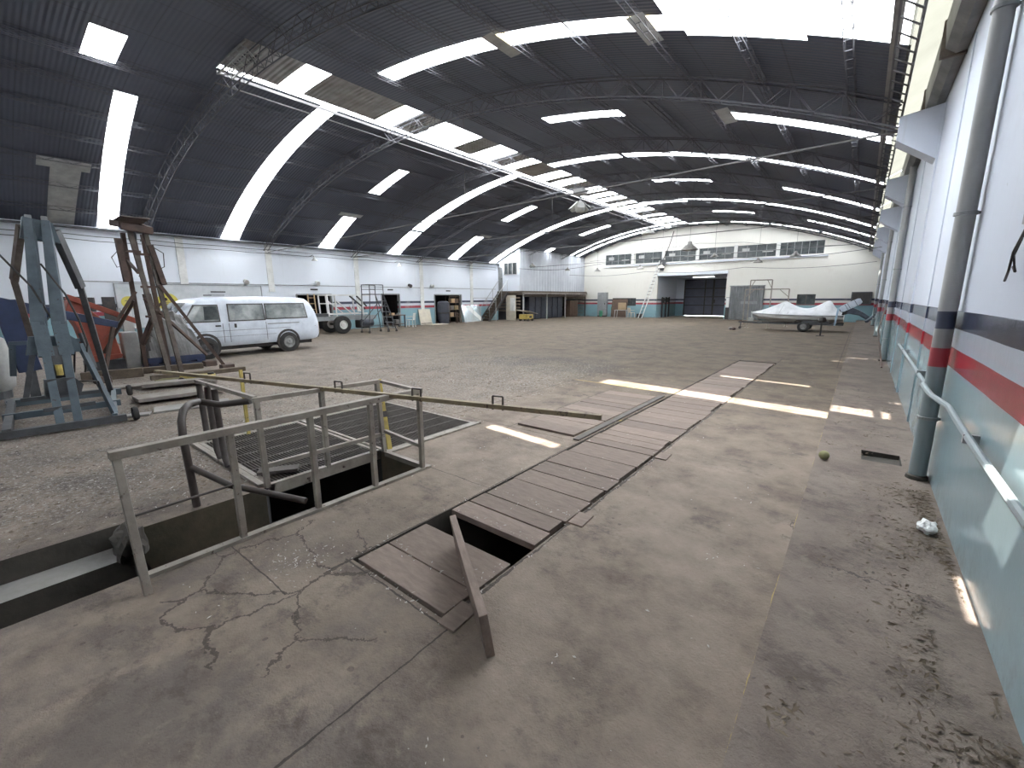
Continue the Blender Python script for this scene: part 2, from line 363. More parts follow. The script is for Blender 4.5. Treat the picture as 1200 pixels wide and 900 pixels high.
# floor with pit openings
def grid_floor(holes,x0,x1,y0,y1,z):
    xs=sorted({x0,x1,*[h[0] for h in holes],*[h[1] for h in holes]}); ys=sorted({y0,y1,*[h[2] for h in holes],*[h[3] for h in holes]})
    m=MB()
    for i in range(len(xs)-1):
        for j in range(len(ys)-1):
            cx=(xs[i]+xs[i+1])/2; cy=(ys[j]+ys[j+1])/2
            if any(h[0]<cx<h[1] and h[2]<cy<h[3] for h in holes): continue
            m.add([(xs[i],ys[j],z),(xs[i+1],ys[j],z),(xs[i+1],ys[j+1],z),(xs[i],ys[j+1],z)],[(0,1,2,3)])
    return m
PIT=(-4.1,-3.3,.5,2.72); STEP=(-4.3,-3.36,-4.2,.5); COVER=(-2.46,-1.575,1.36,13.1); GRATE=(-6.1,-4.1,1.5,2.72); GR2=(-6.1,-3.98,2.72,4.22)
floor=struct(grid_floor([PIT,STEP,COVER,GRATE,GR2],XL-3,-.19,YN,YF+6,0).build('floor',MT['floor']))
m=MB()
# pavement raised along the right wall, with its kerb face and a broken drain pocket
DR=(.17,.47,5.28,5.62)
for a in ((-.19,DR[0],YN,YF),(DR[1],XR+.3,YN,YF),(DR[0],DR[1],YN,DR[2]),(DR[0],DR[1],DR[3],YF)):
    m.add([(a[0],a[2],.13),(a[1],a[2],.13),(a[1],a[3],.13),(a[0],a[3],.13)],[(0,1,2,3)])
m.add([(-.19,YN,0),(-.19,YF,0),(-.19,YF,.13),(-.19,YN,.13)],[(0,1,2,3)])
struct(m.build('floor_pavement',MT['floor']))
m=MB(); m.add([(DR[0],DR[2],.13),(DR[1],DR[2],.13),(DR[1],DR[3],.13),(DR[0],DR[3],.13),(DR[0],DR[2],.08),(DR[1],DR[2],.07),(DR[1],DR[3],.085),(DR[0],DR[3],.075)],[(4,5,6,7),(0,1,5,4),(1,2,6,5),(2,3,7,6),(3,0,4,7)])
struct(m.build('floor_drain',MT['concrete_dark']))
# pit walls
def pit(name,r,d,mat,sides='nsew'):
    m=MB(); x0,x1,y0,y1=r
    m.add([(x0,y0,-d),(x1,y0,-d),(x1,y1,-d),(x0,y1,-d)],[(0,1,2,3)])
    if 'w' in sides: m.add([(x0,y0,-d),(x0,y1,-d),(x0,y1,0),(x0,y0,0)],[(0,1,2,3)])
    if 'e' in sides: m.add([(x1,y0,-d),(x1,y1,-d),(x1,y1,0),(x1,y0,0)],[(0,1,2,3)])
    if 's' in sides: m.add([(x0,y0,-d),(x1,y0,-d),(x1,y0,0),(x0,y0,0)],[(0,1,2,3)])
    if 'n' in sides: m.add([(x0,y1,-d),(x1,y1,-d),(x1,y1,0),(x0,y1,0)],[(0,1,2,3)])
    return struct(m.build(name,mat))
pit('floor_pit',PIT,1.35,MT['pit_wall'],'sen')
m=MB(); m.box(-4.25,-4.1,.5,1.48,-1.35,-.001); struct(m.build('wall_pit',MT['pit_wall']))
m=MB(); m.add([(-4.1,1.48,-.5),(-3.75,1.3,-1.3),(-4.1,.5,-1.3),(-4.1,.5,-.45)],[(0,1,2,3)]); struct(m.build('floor_pit_slope',MT['pit_wall']))
pit('floor_cover_pit',COVER,1.0,MT['concrete_dark'])
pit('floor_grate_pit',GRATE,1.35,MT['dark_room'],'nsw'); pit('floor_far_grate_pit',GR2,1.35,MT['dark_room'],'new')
# stepped trench beside the pit
m=MB(); x0,x1,y0,y1=STEP
m.add([(x0,y0,0),(x0,y1,0),(x0,y1,-.17),(x0,y0,-.17),(x0+.27,y0,-.17),(x0+.27,y1,-.17),(x0+.27,y1,-.5),(x0+.27,y0,-.5),(x1,y0,-.5),(x1,y1,-.5),(x1,y1,0),(x1,y0,0)],
   [(0,1,2,3),(3,2,5,4),(4,5,6,7),(7,6,9,8),(8,9,10,11)])
m.add([(x0,y1,0),(x1,y1,0),(x1,y1,-.5),(x0,y1,-.5)],[(0,1,2,3)])
m.add([(x0,y0,0),(x1,y0,0),(x1,y0,-.5),(x0,y0,-.5)],[(0,1,2,3)])
o=struct(m.build('floor_trench_steps',[MT['concrete_dark'],MT['concrete']]))
o.data.polygons[1].material_index=1  # paler tread between darker faces paints light and shade into the steps
# kerb angle along the pit and the grating
m=MB(); m.box(-3.33,-3.27,.44,2.75,-.03,.025); m.box(-4.0,-3.95,2.75,4.25,-.03,.02); m.box(-4.0,-3.3,2.70,2.75,-.03,.02); struct(m.build('trim_1',MT['rail']))

# walls
def wall_grid(axis,c,u0,u1,ztop,holes,step=.75,thick=.22,sgn=1):
    us={u0,u1}
    for h in holes: us|={h[0],h[1]}
    k=u0
    while k<u1: us.add(round(k,3)); k+=step
    us=sorted(us); zs=sorted({0,*[h[2] for h in holes],*[h[3] for h in holes]})
    m=MB()
    def P(u,z,t): return (u,c+t,z) if axis=='y' else (c+t,u,z)
    for i in range(len(us)-1):
        a,b=us[i],us[i+1]; ta,tb=ztop(a),ztop(b)
        if b-a<1e-4: continue
        for j in range(len(zs)):
            z0=zs[j]; last=j==len(zs)-1
            z1a,z1b=(ta,tb) if last else (zs[j+1],zs[j+1])
            mid=(a+b)/2; mz=(z0+min(z1a,z1b))/2
            if any(h[0]<mid<h[1] and h[2]<=mz<h[3] for h in holes): continue
            m.add([P(a,z0,0),P(b,z0,0),P(b,z1b,0),P(a,z1a,0),P(a,z0,sgn*thick),P(b,z0,sgn*thick),P(b,z1b,sgn*thick),P(a,z1a,sgn*thick)],
                  [(0,1,2,3),(7,6,5,4),(0,4,5,1),(1,5,6,2),(2,6,7,3),(3,7,4,0)])
    return m
WINS=[(-18.83,-16.37),(-15.98,-13.66),(-13.37,-10.91),(-10.65,-8.11),(-7.87,-5.31),(-5.10,-2.47)]
far_holes=[(-13.9,-8.45,0,3.5)]+[(a,b,4.62,5.52) for a,b in WINS]+[(-18.0,-15.75,1.0,1.68),(-3.72,-2.62,1.15,1.88)]
struct(wall_grid('y',YF,XL-.3,XR+.4,lambda x:zr(max(min(x,.1),XL))+.12,far_holes).build('wall_far',MT['far_wall']))
DOORS=[(16.2,17.55,0,2.02),(11.0,12.95,0,1.98),(20.5,23.1,0,2.0)]
struct(wall_grid('x',XL,YN,YF+.2,lambda y:4.47,DOORS,step=50,sgn=-1).build('wall_left',MT['wall']))
struct(wall_grid('x',XR,YN,YF+.2,lambda y:4.66,[],step=50).build('wall_right',MT['wall_right']))
m=MB(); m.box(XL-.2,XR+.3,YN-.2,YN,0,7.6); struct(m.build('wall_near',MT['wall']))
# dark storerooms behind the left openings
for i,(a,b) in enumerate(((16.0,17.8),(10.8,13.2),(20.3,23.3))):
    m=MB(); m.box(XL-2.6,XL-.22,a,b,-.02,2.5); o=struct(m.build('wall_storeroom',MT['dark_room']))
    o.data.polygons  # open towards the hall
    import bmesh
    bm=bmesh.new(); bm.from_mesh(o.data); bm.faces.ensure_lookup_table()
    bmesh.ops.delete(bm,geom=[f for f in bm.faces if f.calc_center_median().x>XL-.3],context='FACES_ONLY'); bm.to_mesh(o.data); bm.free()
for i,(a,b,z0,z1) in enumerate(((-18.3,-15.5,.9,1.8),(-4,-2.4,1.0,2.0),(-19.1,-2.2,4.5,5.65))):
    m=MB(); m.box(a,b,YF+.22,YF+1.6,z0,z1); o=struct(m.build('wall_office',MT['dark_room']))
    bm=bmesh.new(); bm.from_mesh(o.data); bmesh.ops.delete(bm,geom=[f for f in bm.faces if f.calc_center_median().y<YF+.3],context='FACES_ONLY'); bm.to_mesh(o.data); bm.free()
# door frames on the left wall
for i,(a,b,z0,z1) in enumerate(DOORS):
    m=MB()
    for y in (a,b): m.box(XL-.1,XL+.03,y-.035,y+.035,0,z1)
    m.box(XL-.1,XL+.03,a,b,z1-.035,z1+.035)
    d=struct(m.build('door_%d'%(i+1),MT['grey_cab']))
    v=MB(); yc=(a+b)/2; v.box(XL,XL+.03,yc-.2,yc+.2,z1+.22,z1+.30); v.build('vent_grille',MT['black'],d)
# big pilaster seams and door lintel strip of the left wall
for i,y in enumerate((6.2,9.8,14.6,19.4,24.2)):
    m=MB(); m.box(XL,XL+.05,y-.14,y+.14,1.0 if y>13 else 2.1,4.4); struct(m.build('trim_left_pilaster',MT['white']))
m=MB(); m.box(XL,XL+.02,3,27,2.42,2.46); struct(m.build('trim_left_conduit',MT['grey_cab']))
m=MB(); m.box(XL-.05,XL+.22,YN,YF,4.36,4.42); struct(m.build('trim_left_gutter',MT['steel_dark']))
# right wall pilasters with haunch brackets
def pil(y,haunch):
    m=MB()
    m.box(XR-.022,XR+.01,y-.22,y+.22,.13,4.5)
    if haunch:
        m.prism([(XR,3.72),(.12,4.08),(.12,4.42),(XR,4.5)],'y',y-.2,y+.2)
    struct(m.build('trim_right_pilaster',MT['wall_right']))
TY=[.3+4.7*k for k in range(-1,8)]   # truss lines
for y in TY:
    if y>6: pil(y,True)
m=MB(); m.box(XR-.012,XR+.005,7.3,7.33,.13,4.5); m.box(XR-.012,XR+.005,11.9,11.93,.13,4.5);struct(m.build('trim_right_joint',MT['wall_right']))
# sheet gutter along the right wall top
m=MB(); m.loft([[(XR+.02,y,4.60),(XR-.10,y,4.58),(XR-.20,y,4.66),(XR-.23,y,4.95),(XR-.20,y,5.0),(XR+.02,y,5.0)] for y in [YN+i*(YF-YN)/28 for i in range(29)]])
struct(m.build('trim_right_gutter',MT['gutter'],smooth=True))
m=MB()
for y in [1.2,3.4,5.7,8.0,10.3,12.6]: m.box(XR-.245,XR,y-.03,y+.03,4.565,5.01)
struct(m.build('trim_right_gutter_joints',MT['rusty_grey']))

# alcove with gate
ax0,ax1,ad=-13.9,-8.45,5.0
m=MB(); m.box(ax0-.2,ax0,YF+.2,YF+ad,0,3.7); struct(m.build('wall_alcove_left',MT['wall']))
m=MB(); m.box(ax1,ax1+.2,YF+.2,YF+ad,0,3.7); struct(m.build('wall_alcove_right',MT['wall']))
m=MB(); m.box(ax0-.2,ax1+.2,YF+.2,YF+ad+.2,3.5,3.7); struct(m.build('ceiling_alcove',MT['wall']))
m=MB(); m.box(ax0-.2,-13.05,YF+ad,YF+ad+.2,0,3.5); m.box(-9.55,ax1+.2,YF+ad,YF+ad+.2,0,3.5); m.box(-13.2,-9.4,YF+ad,YF+ad+.2,3.3,3.5); struct(m.build('wall_alcove_back',MT['wall']))

# ------------------------------------------------------------------ roof
LI=lambda x:max(0,min(1,(-13-x)/10.3))
BANDS=[  # (left y0,y1),(right y0,y1), light cells [(x0,x1,mat)]
 ((-2.3,-1.7),(-2.3,-1.7),[(-23.35,-20.5,'panel'),(-18,-15.6,'panel'),(-8.4,-5.8,'panel'),(-3,.1,'panel')]),
 ((1.8,1.95),(1.8,1.95),[(-4.3,-3.1,None)]),
 ((2.5,3.1),(2.5,3.1),[(-14.3,-12.0,'panel'),(-12.0,-9.6,'panel')]),
 ((3.7,4.3),(3.12,3.55),[(-23.35,-18.8,'panel'),(-18.8,-15.55,'panel')]),
 ((5.0,5.45),(5.0,5.45),[(-2.9,.1,'panel')]),
 ((5.55,6.0),(5.55,6.0),[(-4.6,-2.9,None),(-2.9,.1,None)]),
 ((6.2,7.3),(6.0,7.42),[(-2.9,.1,'panel')]),
 ((7.85,8.6),(7.42,7.92),[(-23.35,-19.9,'panel'),(-19.9,-16.3,'panel'),(-16.3,-12.95,'panel'),(-10.2,-6.6,'panel'),(-6.6,-6.05,'panel_yellow'),(-6.05,-3.6,'panel'),(-3.6,-3.0,'panel_yellow'),(-3.0,-1.9,'panel'),(-1.9,-.9,'panel'),(-.9,.1,'panel')]),
 ((8.65,8.7),(7.93,8.1),[(-2.75,-1.05,None)]),
 ((12.5,13.3),(12.02,12.4),[(-23.35,-20.45,'panel'),(-18.05,-15.6,'panel'),(-8.4,-5.85,'panel'),(-3.0,-1.0,'panel'),(-1.0,.1,'panel')]),
 ((13.35,13.4),(12.4,12.52),[(-8.4,-5.85,'panel'),(-3.0,-.9,'panel'),(-.9,.1,None)]),
 ((16.9,17.8),(16.5,17.02),[(-23.35,-20.9,'panel'),(-20.7,-17,'panel'),(-17,-12.95,'panel'),(-11.2,-8,'panel'),(-7.8,-5,'panel'),(-5,-2.2,'panel'),(-2.2,.1,'panel')]),
 ((22.0,22.85),(21.2,21.7),[(-23.35,-20.4,'panel'),(-18.05,-15.6,'panel'),(-8.45,-5.85,'panel'),(-3.05,.1,'panel')]),
 ((26.4,27.1),(26.35,26.9),[(-23.35,-18,'panel'),(-18,-12.95,'panel'),(-11.2,-8.0,'panel'),(-7.9,-5,'panel'),(-5,.1,'panel')]),
 ((27.15,27.2),(26.95,27.12),[(-12.9,-12.0,None),(-11.1,-8.6,None)]),
 ((30.7,31.4),(30.7,31.2),[(-21.4,-20.35,'panel'),(-17.8,-15.4,'panel'),(-8.2,-5.8,'panel'),(-3,.1,'panel')]),
 ((34.75,35.1),(34.7,35.05),[(-21.2,-17,'panel'),(-17,-12.95,'panel')]),
 ((35.9,36.35),(35.85,36.3),[(-21.3,-17,'panel'),(-17,-12.95,'panel'),(-11.2,-9.1,'panel'),(-8.2,-5.8,'panel'),(-5.6,-2.8,'panel'),(-2.6,.1,'panel')]),
]
def yb(b,k,x): t=LI(x); return b[1][k]*(1-t)+b[0][k]*t
RX0,RX1,RY0,RY1=-12.95,-11.2,4.75,36.6
xs={-23.35,.1,RX0,RX1}
for b in BANDS:
    for c in b[2]: xs|={c[0],c[1]}
k=-23.35
while k<.1: xs.add(round(k,3)); k+=.6
xs=sorted(xs); xs=[x for i,x in enumerate(xs) if i==0 or x-xs[i-1]>1e-3]
lines=[lambda x:YN-.2]
kinds=[None]
for b in BANDS:
    lines.append(lambda x,b=b:yb(b,0,x)); kinds.append(b)
    lines.append(lambda x,b=b:yb(b,1,x)); kinds.append(None)
lines.append(lambda x:YF+.2)
m=MB()
for j in range(len(lines)-1):
    b=kinds[j]
    for i in range(len(xs)-1):
        a,c=xs[i],xs[i+1]; mid=(a+c)/2
        if b and any(q[0]<mid<q[1] for q in b[2]): continue
        if RX0<mid<RX1:
            continue
        m.add([(a,lines[j](a),zr(a)),(c,lines[j](c),zr(c)),(c,lines[j+1](c),zr(c)),(a,lines[j+1](a),zr(a))],[(0,1,2,3)])
def arc_strip(m,x0,x1,y0,y1,dz=0,mi=0,n=4):
    for i in range(n):
        a=x0+(x1-x0)*i/n; c=x0+(x1-x0)*(i+1)/n
        m.add([(a,y0,zr(a)+dz),(c,y0,zr(c)+dz),(c,y1,zr(c)+dz),(a,y1,zr(a)+dz)],[(0,1,2,3)],mi)
arc_strip(m,RX0,RX1,YN-.2,RY0); arc_strip(m,RX0,RX1,RY1,YF+.2)
# ridge strip: a light slot on its left side, then bright and dull sheets in turn
lit=[(6.1,6.75),(9.05,9.7),(10.65,12.4),(13.4,14.45),(15.4,16.05)]
y=17.6
for g,w in ((0,.9),(.5,.9),(1.3,.9),(.55,.75),(.45,.75),(.9,.7),(.5,.8),(.5,.9),(1.5,.7),(.6,.8),(.6,1.0),(.8,.7),(.5,.9),(.7,.6)):
    y+=g; lit.append((y,y+w)); y+=w
lit=[q for q in lit if q[1]<RY1-.1]
yy=RY0; pale=True
for (a,c) in lit+[(RY1,RY1)]:
    mi=1 if a<32 else 0
    arc_strip(m,RX0+.2,RX1,yy,a,0,1); yy=c
struct(m.build('ceiling',[MT['roof'],MT['roof_pale']]))
WN=[0]
def window(mesh,mat,lab=None):
    WN[0]+=1; o=struct(mesh.build('window_%d'%WN[0],MT[mat])); return o
for b in BANDS:
    for (x0,x1,mt) in b[2]:
        if mt is None: continue
        m=MB(); n=max(2,int((x1-x0)/.5))
        for i in range(n):
            a=x0+(x1-x0)*i/n; c=x0+(x1-x0)*(i+1)/n
            m.add([(a,yb(b,0,a)-.03,zr(a)+.02),(c,yb(b,0,c)-.03,zr(c)+.02),(c,yb(b,1,c)+.03,zr(c)+.02),(a,yb(b,1,a)+.03,zr(a)+.02)],[(0,1,2,3)])
        window(m,mt)
for (a,c) in lit:
    m=MB(); arc_strip(m,RX0+.2,RX1+.05,a-.02,c+.02,.03); window(m,'panel')
m=MB(); arc_strip(m,RX0-.03,RX0+.22,RY0,RY1,.04,0,2); window(m,'panel')
# translucent edge sheets above the right gutter
for y,y1 in [(YN,-.4),(-.4,2.05)]+[(2.05+4.7*k,min(2.05+4.7*k+4.64,YF)) for k in range(8)]:
    m=MB(); gap=[] 
    segs=[(y,y1)]
    for g in gap:
        segs=[s for q in segs for s in ((q[0],min(q[1],g[0])),(max(q[0],g[1]),q[1])) if s[1]>s[0]]
    if y<1<y1:
        q=lambda x:4.79+.23*(x-.07)/.39
        for (xa,xb,ya,yb_) in ((.07,.20,1.1,2.05),(.40,.46,1.1,2.05),(.2,.4,1.55,2.05)): m.add([(xa,ya,q(xa)),(xb,ya,q(xb)),(xb,yb_,q(xb)),(xa,yb_,q(xa))],[(0,1,2,3)])
        segs=[(y,1.1)]
    elif y<=y1 and y<2<y1: pass
    for s in segs: m.add([(.07,s[0],4.79),(.46,s[0],5.02),(.46,s[1],5.02),(.07,s[1],4.79)],[(0,1,2,3)])
    window(m,'panel_edge')

# grey patches of sheet under the roof at the left
m=MB()
for i in range(6):
    a=-23.3+i*.53; c=a+.53; m.add([(a,2.35,zr(a)-.05),(c,2.35,zr(c)-.05),(c,3.05,zr(c)-.05),(a,3.05,zr(a)-.05)],[(0,1,2,3)])
for i in range(1):
    a=-20.12; c=-19.6; m.add([(a,2.05,zr(a)-.05),(c,2.05,zr(c)-.05),(c,3.25,zr(c)-.05),(a,3.25,zr(a)-.05)],[(0,1,2,3)])
tag(m.build('roof_patch',MT['dirty_white']),'pale grey T-shaped patch of sheet on the dark roof above the left wall','roof patch')
for (x,y0,y1,lab) in ((-20.3,12.0,13.2,'small grey sheet at the top end of the short left skylight, nearer one'),(-20.3,21.9,23.0,'small grey sheet at the top end of the short left skylight, farther one')):
    m=MB(); m.add([(x,y0,zr(x)-.05),(x+.3,y0,zr(x+.3)-.05),(x+.3,y1,zr(x+.3)-.05),(x,y1,zr(x)-.05)],[(0,1,2,3)]); tag(m.build('roof_patch',MT['dirty_white']),lab,'roof patch',)
for (x,y0,y1,lab) in ((-3.05,11.5,12.55,'small grey sheet at the left end of the short skylight near the right wall'),(-6.35,7.2,8.15,'grey slatted sheet crossing the long front skylight at its left third'),(-3.3,7.2,8.15,'grey slatted sheet crossing the long front skylight near its widening')):
    m=MB(); m.add([(x-.14,y0,zr(x)-.09),(x+.14,y0,zr(x)-.09),(x+.14,y1,zr(x)-.09),(x-.14,y1,zr(x)-.09)],[(0,1,2,3)]); tag(m.build('roof_patch',MT['dirty_white']),lab,'roof patch')

# arched lattice trusses
def truss(i,y):
    t=thing('roof_truss','arched lattice steel truss under the dark roof, %s from the camera'%ordn(i),'roof truss',(0,y,0),group='arched lattice roof trusses')
    X0,X1=-23.2,.12; n=60
    xx=[X0+(X1-X0)*k/n for k in range(n+1)]
    m=MB()
    for s in (-.09,.09): m.tube([(x,s,zr(x)-.10) for x in xx],.014,5)
    m.build('top_chord',MT['roof_steel'],t)
    m=MB()
    for s in (-.09,.09): m.tube([(x,s,zr(x)-.48) for x in xx],.016,5)
    m.build('bottom_chord',MT['roof_steel'],t)
    m=MB()
    for k in range(n):
        a,c=xx[k],xx[k+1]; zA,zB=zr(a)-.10,zr(c)-.48
        if k%2: zA,zB=zr(a)-.48,zr(c)-.10
        for s in (-.09,.09): m.beam((a,s,zA),(c,s,zB),.012)
        m.beam((a,-.09,zr(a)-.48),(a,.09,zr(a)-.48),.012)
        if k%2==0: m.beam((a,.09,zr(a)-.10),(a,.09,zr(a)-.48),.012)
    m.build('web',MT['roof_steel'],t)
    return t
ty=[y for y in TY if y>1]
for i,y in enumerate(ty): truss(i,y)
# lattice purlins running along the hall
px=[-22.3+1.36*k for k in range(17)]
px=[x for x in px if not (-13.1<x<-11.1)]
def purlin(j,x):
    z=zr(x); t=thing('lattice_purlin','thin lattice purlin running along the hall under the roof, %s from the right wall'%ordn(j),'purlin',(x,0,z),group='lattice roof purlins')
    m=MB()
    for s in (-.05,.05): m.beam((s,YN,-.03),(s,YF,-.03),.010)
    m.build('top_chord',MT['roof_steel'],t)
    m=MB()
    for s in (-.05,.05): m.beam((s,YN,-.15),(s,YF,-.15),.010)
    m.build('bottom_chord',MT['roof_steel'],t)
    m=MB(); y=YN; k=0
    while y<YF-.3:
        for s in (-.05,.05): m.beam((s,y,-.03 if k%2 else -.15),(s,y+.3,-.15 if k%2 else -.03),.007)
        m.beam((-.05,y,-.15),(.05,y,-.15),.007)
        y+=.3; k+=1
    m.build('web',MT['roof_steel'],t)
for j,x in enumerate(reversed(px)): purlin(j,x)
# edge girder on the right
t=thing('edge_girder','lattice girder with pale cover strip along the right edge of the roof','girder',(.05,0,4.78))
m=MB()
for s in ((-.1,0),(.1,0),(-.1,-.22),(.1,-.22)): m.beam((s[0],YN,s[1]),(s[0],YF,s[1]),.02)
m.build('chord',MT['truss'],t)
m=MB(); y=YN;k=0
while y<YF-.35:
    a,b=(0,-.22) if k%2 else (-.22,0)
    m.beam((.1,y,a),(.1,y+.35,b),.014); m.beam((-.1,y,a),(-.1,y+.35,b),.014); m.beam((-.1,y,-.22),(.1,y+.35,-.22),.014)
    y+=.35;k+=1
m.build('web',MT['truss'],t)
m=MB(); m.box(-.16,-.06,YN,YF,.03,.045); m.build('cover_strip',MT['pale_sheet'],t)
# lattice frame at the near end of the ridge strip and along its light slot
t=thing('skylight_lattice','bright lattice frame closing the near end of the ridge skylight','roof frame',(RX0,RY0,zr(-12)-.02))
m=MB()
for (dy,dz) in ((0,0),(.32,0),(0,-.16),(.32,-.16)): m.beam((0,dy,dz),(1.75,dy,dz),.03)
m.build('rail',MT['dirty_white'],t)
m=MB()
for k in range(6):
    a=k*.29; m.beam((a,0,-.16),(a+.29,.32,-.16),.018); m.beam((a+.29,0,-.16),(a,.32,-.16),.018); m.beam((a,0,0),(a+.29,0,-.16),.018)
m.build('web',MT['dirty_white'],t)
t=tag(MB().box(RX0-.22,RX0-.19,RY0,RY1,zr(RX0)-.28,zr(RX0)-.25).box(RX0-.05,RX0-.02,RY0,RY1,zr(RX0)-.12,zr(RX0)-.05).build('ridge_rail',MT['truss']),'thin steel rail running beside the ridge light slot down the whole hall','rail')
# tie rods, hangers, cables
for i,(y,zl,z2) in enumerate(((9.7,4.02,4.3),(14.4,4.1,4.3),(19.1,4.1,4.3),(28.5,4.1,4.3))):
    t=thing('tie_rod','thin steel tie rod spanning the hall from wall to wall, %s from the camera'%ordn(i),'tie rod',(0,y+.12,0),group='truss tie rods')
    MB().tube([(XL+.02,0,zl),(.2,0,z2)],.018,6).build('rod',MT['truss'],t)
    MB().tube([(-9.6,0,zl+(z2-zl)*.58),(-9.6,0,zr(-9.6)-.4)],.008,5).build('hanger',MT['truss'],t)
for i,(y,z,sag) in enumerate(((27.0,3.95,.25),(34.5,3.75,.2),(36.6,6.0,.15))):
    n=24; a,b=(-20.9,.4) if i<2 else (-20,-1.0)
    pts=[(a+(b-a)*k/n,y,z-sag*sin(pi*((k/n*3)%1))+(-1.0*abs(k/n-.5)*2 if i==2 else 0)) for k in range(n+1)]
    tag(MB().tube(pts,.014,5).build('overhead_cable',MT['wire']),['sagging black cable across the hall at the lamps in front of the office','sagging black cable low across the far wall','black cable strung across the arch above the high windows'][i],'cable')
for z in (4.15,3.98):
    n=30; pts=[(XL+.08,0+27*k/n,z-.05*abs(sin(k*1.1))) for k in range(n+1)]
    tag(MB().tube(pts,.013,5).build('wall_cable',MT['wire']),'black cable clipped along the top of the left wall, %s one'%('upper' if z>4.1 else 'lower'),'cable')
# ------------------------------------------------------------------ right wall fittings
MT['pipe']=wall_mat('grimy pipe paint with stripes',white=(.33,.33,.325),dirt=(.2,.195,.185),teal=(.2,.24,.25),gloss=.4)
def downpipe(y,lab,r=.06):
    t=thing('downpipe',lab,'pipe',(XR-r-.02,y,.13))
    MB().cyl((0,0,0),(0,0,4.5),r,20).build('pipe',MT['pipe'],t,True)
    m=MB(); m.lathe([(r,.0),(r+.018,0),(r+.014,.03),(r,.04)],n=20); m.build('foot_collar',MT['concrete_dark'],t,True)
    for z in (.55,2.2,3.6):
        m=MB(); m.lathe([(r+.001,z-.015),(r+.012,z-.012),(r+.012,z+.012),(r+.001,z+.015)],n=20); m.box(0,r+.03,-.012,.012,z-.01,z+.01); m.build('clamp',MT['grey_cab'],t)
downpipe(5.0,'thick round grey downpipe on the right wall nearest the camera, painted with the stripes')
downpipe(14.0,'second striped downpipe along the right wall, beyond the bracket',.06)
downpipe(22.5,'third striped downpipe far down the right wall',.06)
downpipe(31.0,'farthest striped downpipe on the right wall, near the corner',.06)
t=thing('wall_conduit','thin pale conduit along the teal wall on the camera side of the first downpipe','conduit',(0,0,0))
MB().tube([(XR-.05,-1,.84),(XR-.05,1.5,.85),(XR-.05,3.2,.87),(XR-.05,4.0,.89),(XR-.06,4.3,.92),(XR-.14,4.5,.96),(XR-.15,4.7,.97),(XR-.15,4.95,.97)],.02,8).build('pipe',MT['pipe'],t,True)
for y in (2.0,3.6): MB().box(XR-.07,XR,y-.015,y+.015,.84,.895).build('clip',MT['grey_cab'],t)
t=thing('wall_conduit','thin pale conduit on the right wall beyond the first downpipe','conduit',(0,0,0))
MB().tube([(XR-.05,5.1,.84),(XR-.05,7.2,.86),(XR-.05,10.1,.88)],.018,8).build('pipe',MT['pipe'],t,True)
for y in (6.5,9.0): MB().box(XR-.07,XR,y-.015,y+.015,.835,.895).build('clip',MT['grey_cab'],t)
t=thing('wall_conduit','vertical grey conduit with a frayed end on the right wall above the navy stripe','conduit',(0,0,0))
MB().tube([(XR-.03,3.36,2.05),(XR-.03,3.36,3.0),(XR-.03,3.36,4.55)],.025,8).build('pipe',MT['pipe'],t,True)
MB().tube([(XR-.03,3.36,2.06),(XR-.05,3.44,1.92),(XR-.04,3.52,1.83),(XR-.03,3.62,1.78)],.006,5).tube([(XR-.03,3.36,2.06),(XR-.06,3.36,1.9),(XR-.04,3.38,1.82),(XR-.03,3.5,1.85)],.006,5).build('loose_wire',MT['black'],t)
tag(MB().tube([(.5,12.6,.14),(.42,15.5,.8),(XR-.03,18,1.45)],.02,6).build('leaning_pole',MT['rusty']),'dark thin pole leaning against the right wall past the second downpipe','pole')

# ------------------------------------------------------------------ camera and light
cam=bpy.data.cameras.new('camera'); co=bpy.data.objects.new('camera',cam); COL.objects.link(co)
cam.sensor_fit='HORIZONTAL'; cam.sensor_width=36; cam.lens=505.75/1200*36; cam.clip_start=.05; cam.clip_end=300
p,yw,ro=radians(11.201),radians(38.66),radians(-.3324)
fw=Vector((-sin(yw)*cos(p),cos(yw)*cos(p),-sin(p))); r0=Vector((cos(yw),sin(yw),0)); u0=r0.cross(fw)
r=r0*cos(ro)+u0*sin(ro); u=-r0*sin(ro)+u0*cos(ro)
Mx=Matrix((r,u,-fw)).transposed().to_4x4(); Mx.translation=Vector((0,0,1.70)); co.matrix_world=Mx
SC.camera=co
w=bpy.data.worlds.new('sky'); SC.world=w; w.use_nodes=True
bg=w.node_tree.nodes['Background']; bg.inputs[0].default_value=(.88,.94,1,1); bg.inputs[1].default_value=5.0
sd=bpy.data.lights.new('sun','SUN'); so=bpy.data.objects.new('sun',sd); COL.objects.link(so)
sd.energy=9; sd.angle=radians(.6); sd.color=(1,.95,.87)
so.rotation_euler=Vector((.5,2.2,-6.0)).to_track_quat('-Z','Y').to_euler(); so.location=(-8,-8,25)
SC.view_settings.view_transform='Standard'; SC.view_settings.look='None'; SC.view_settings.gamma=1; SC.view_settings.use_curve_mapping=False
SC.view_settings.exposure=EXPO
SC.cycles.use_denoising=True
SC.cycles.max_bounces=10; SC.cycles.diffuse_bounces=6; SC.cycles.transmission_bounces=6; SC.cycles.caustics_reflective=False
SC.cycles.sample_clamp_indirect=0
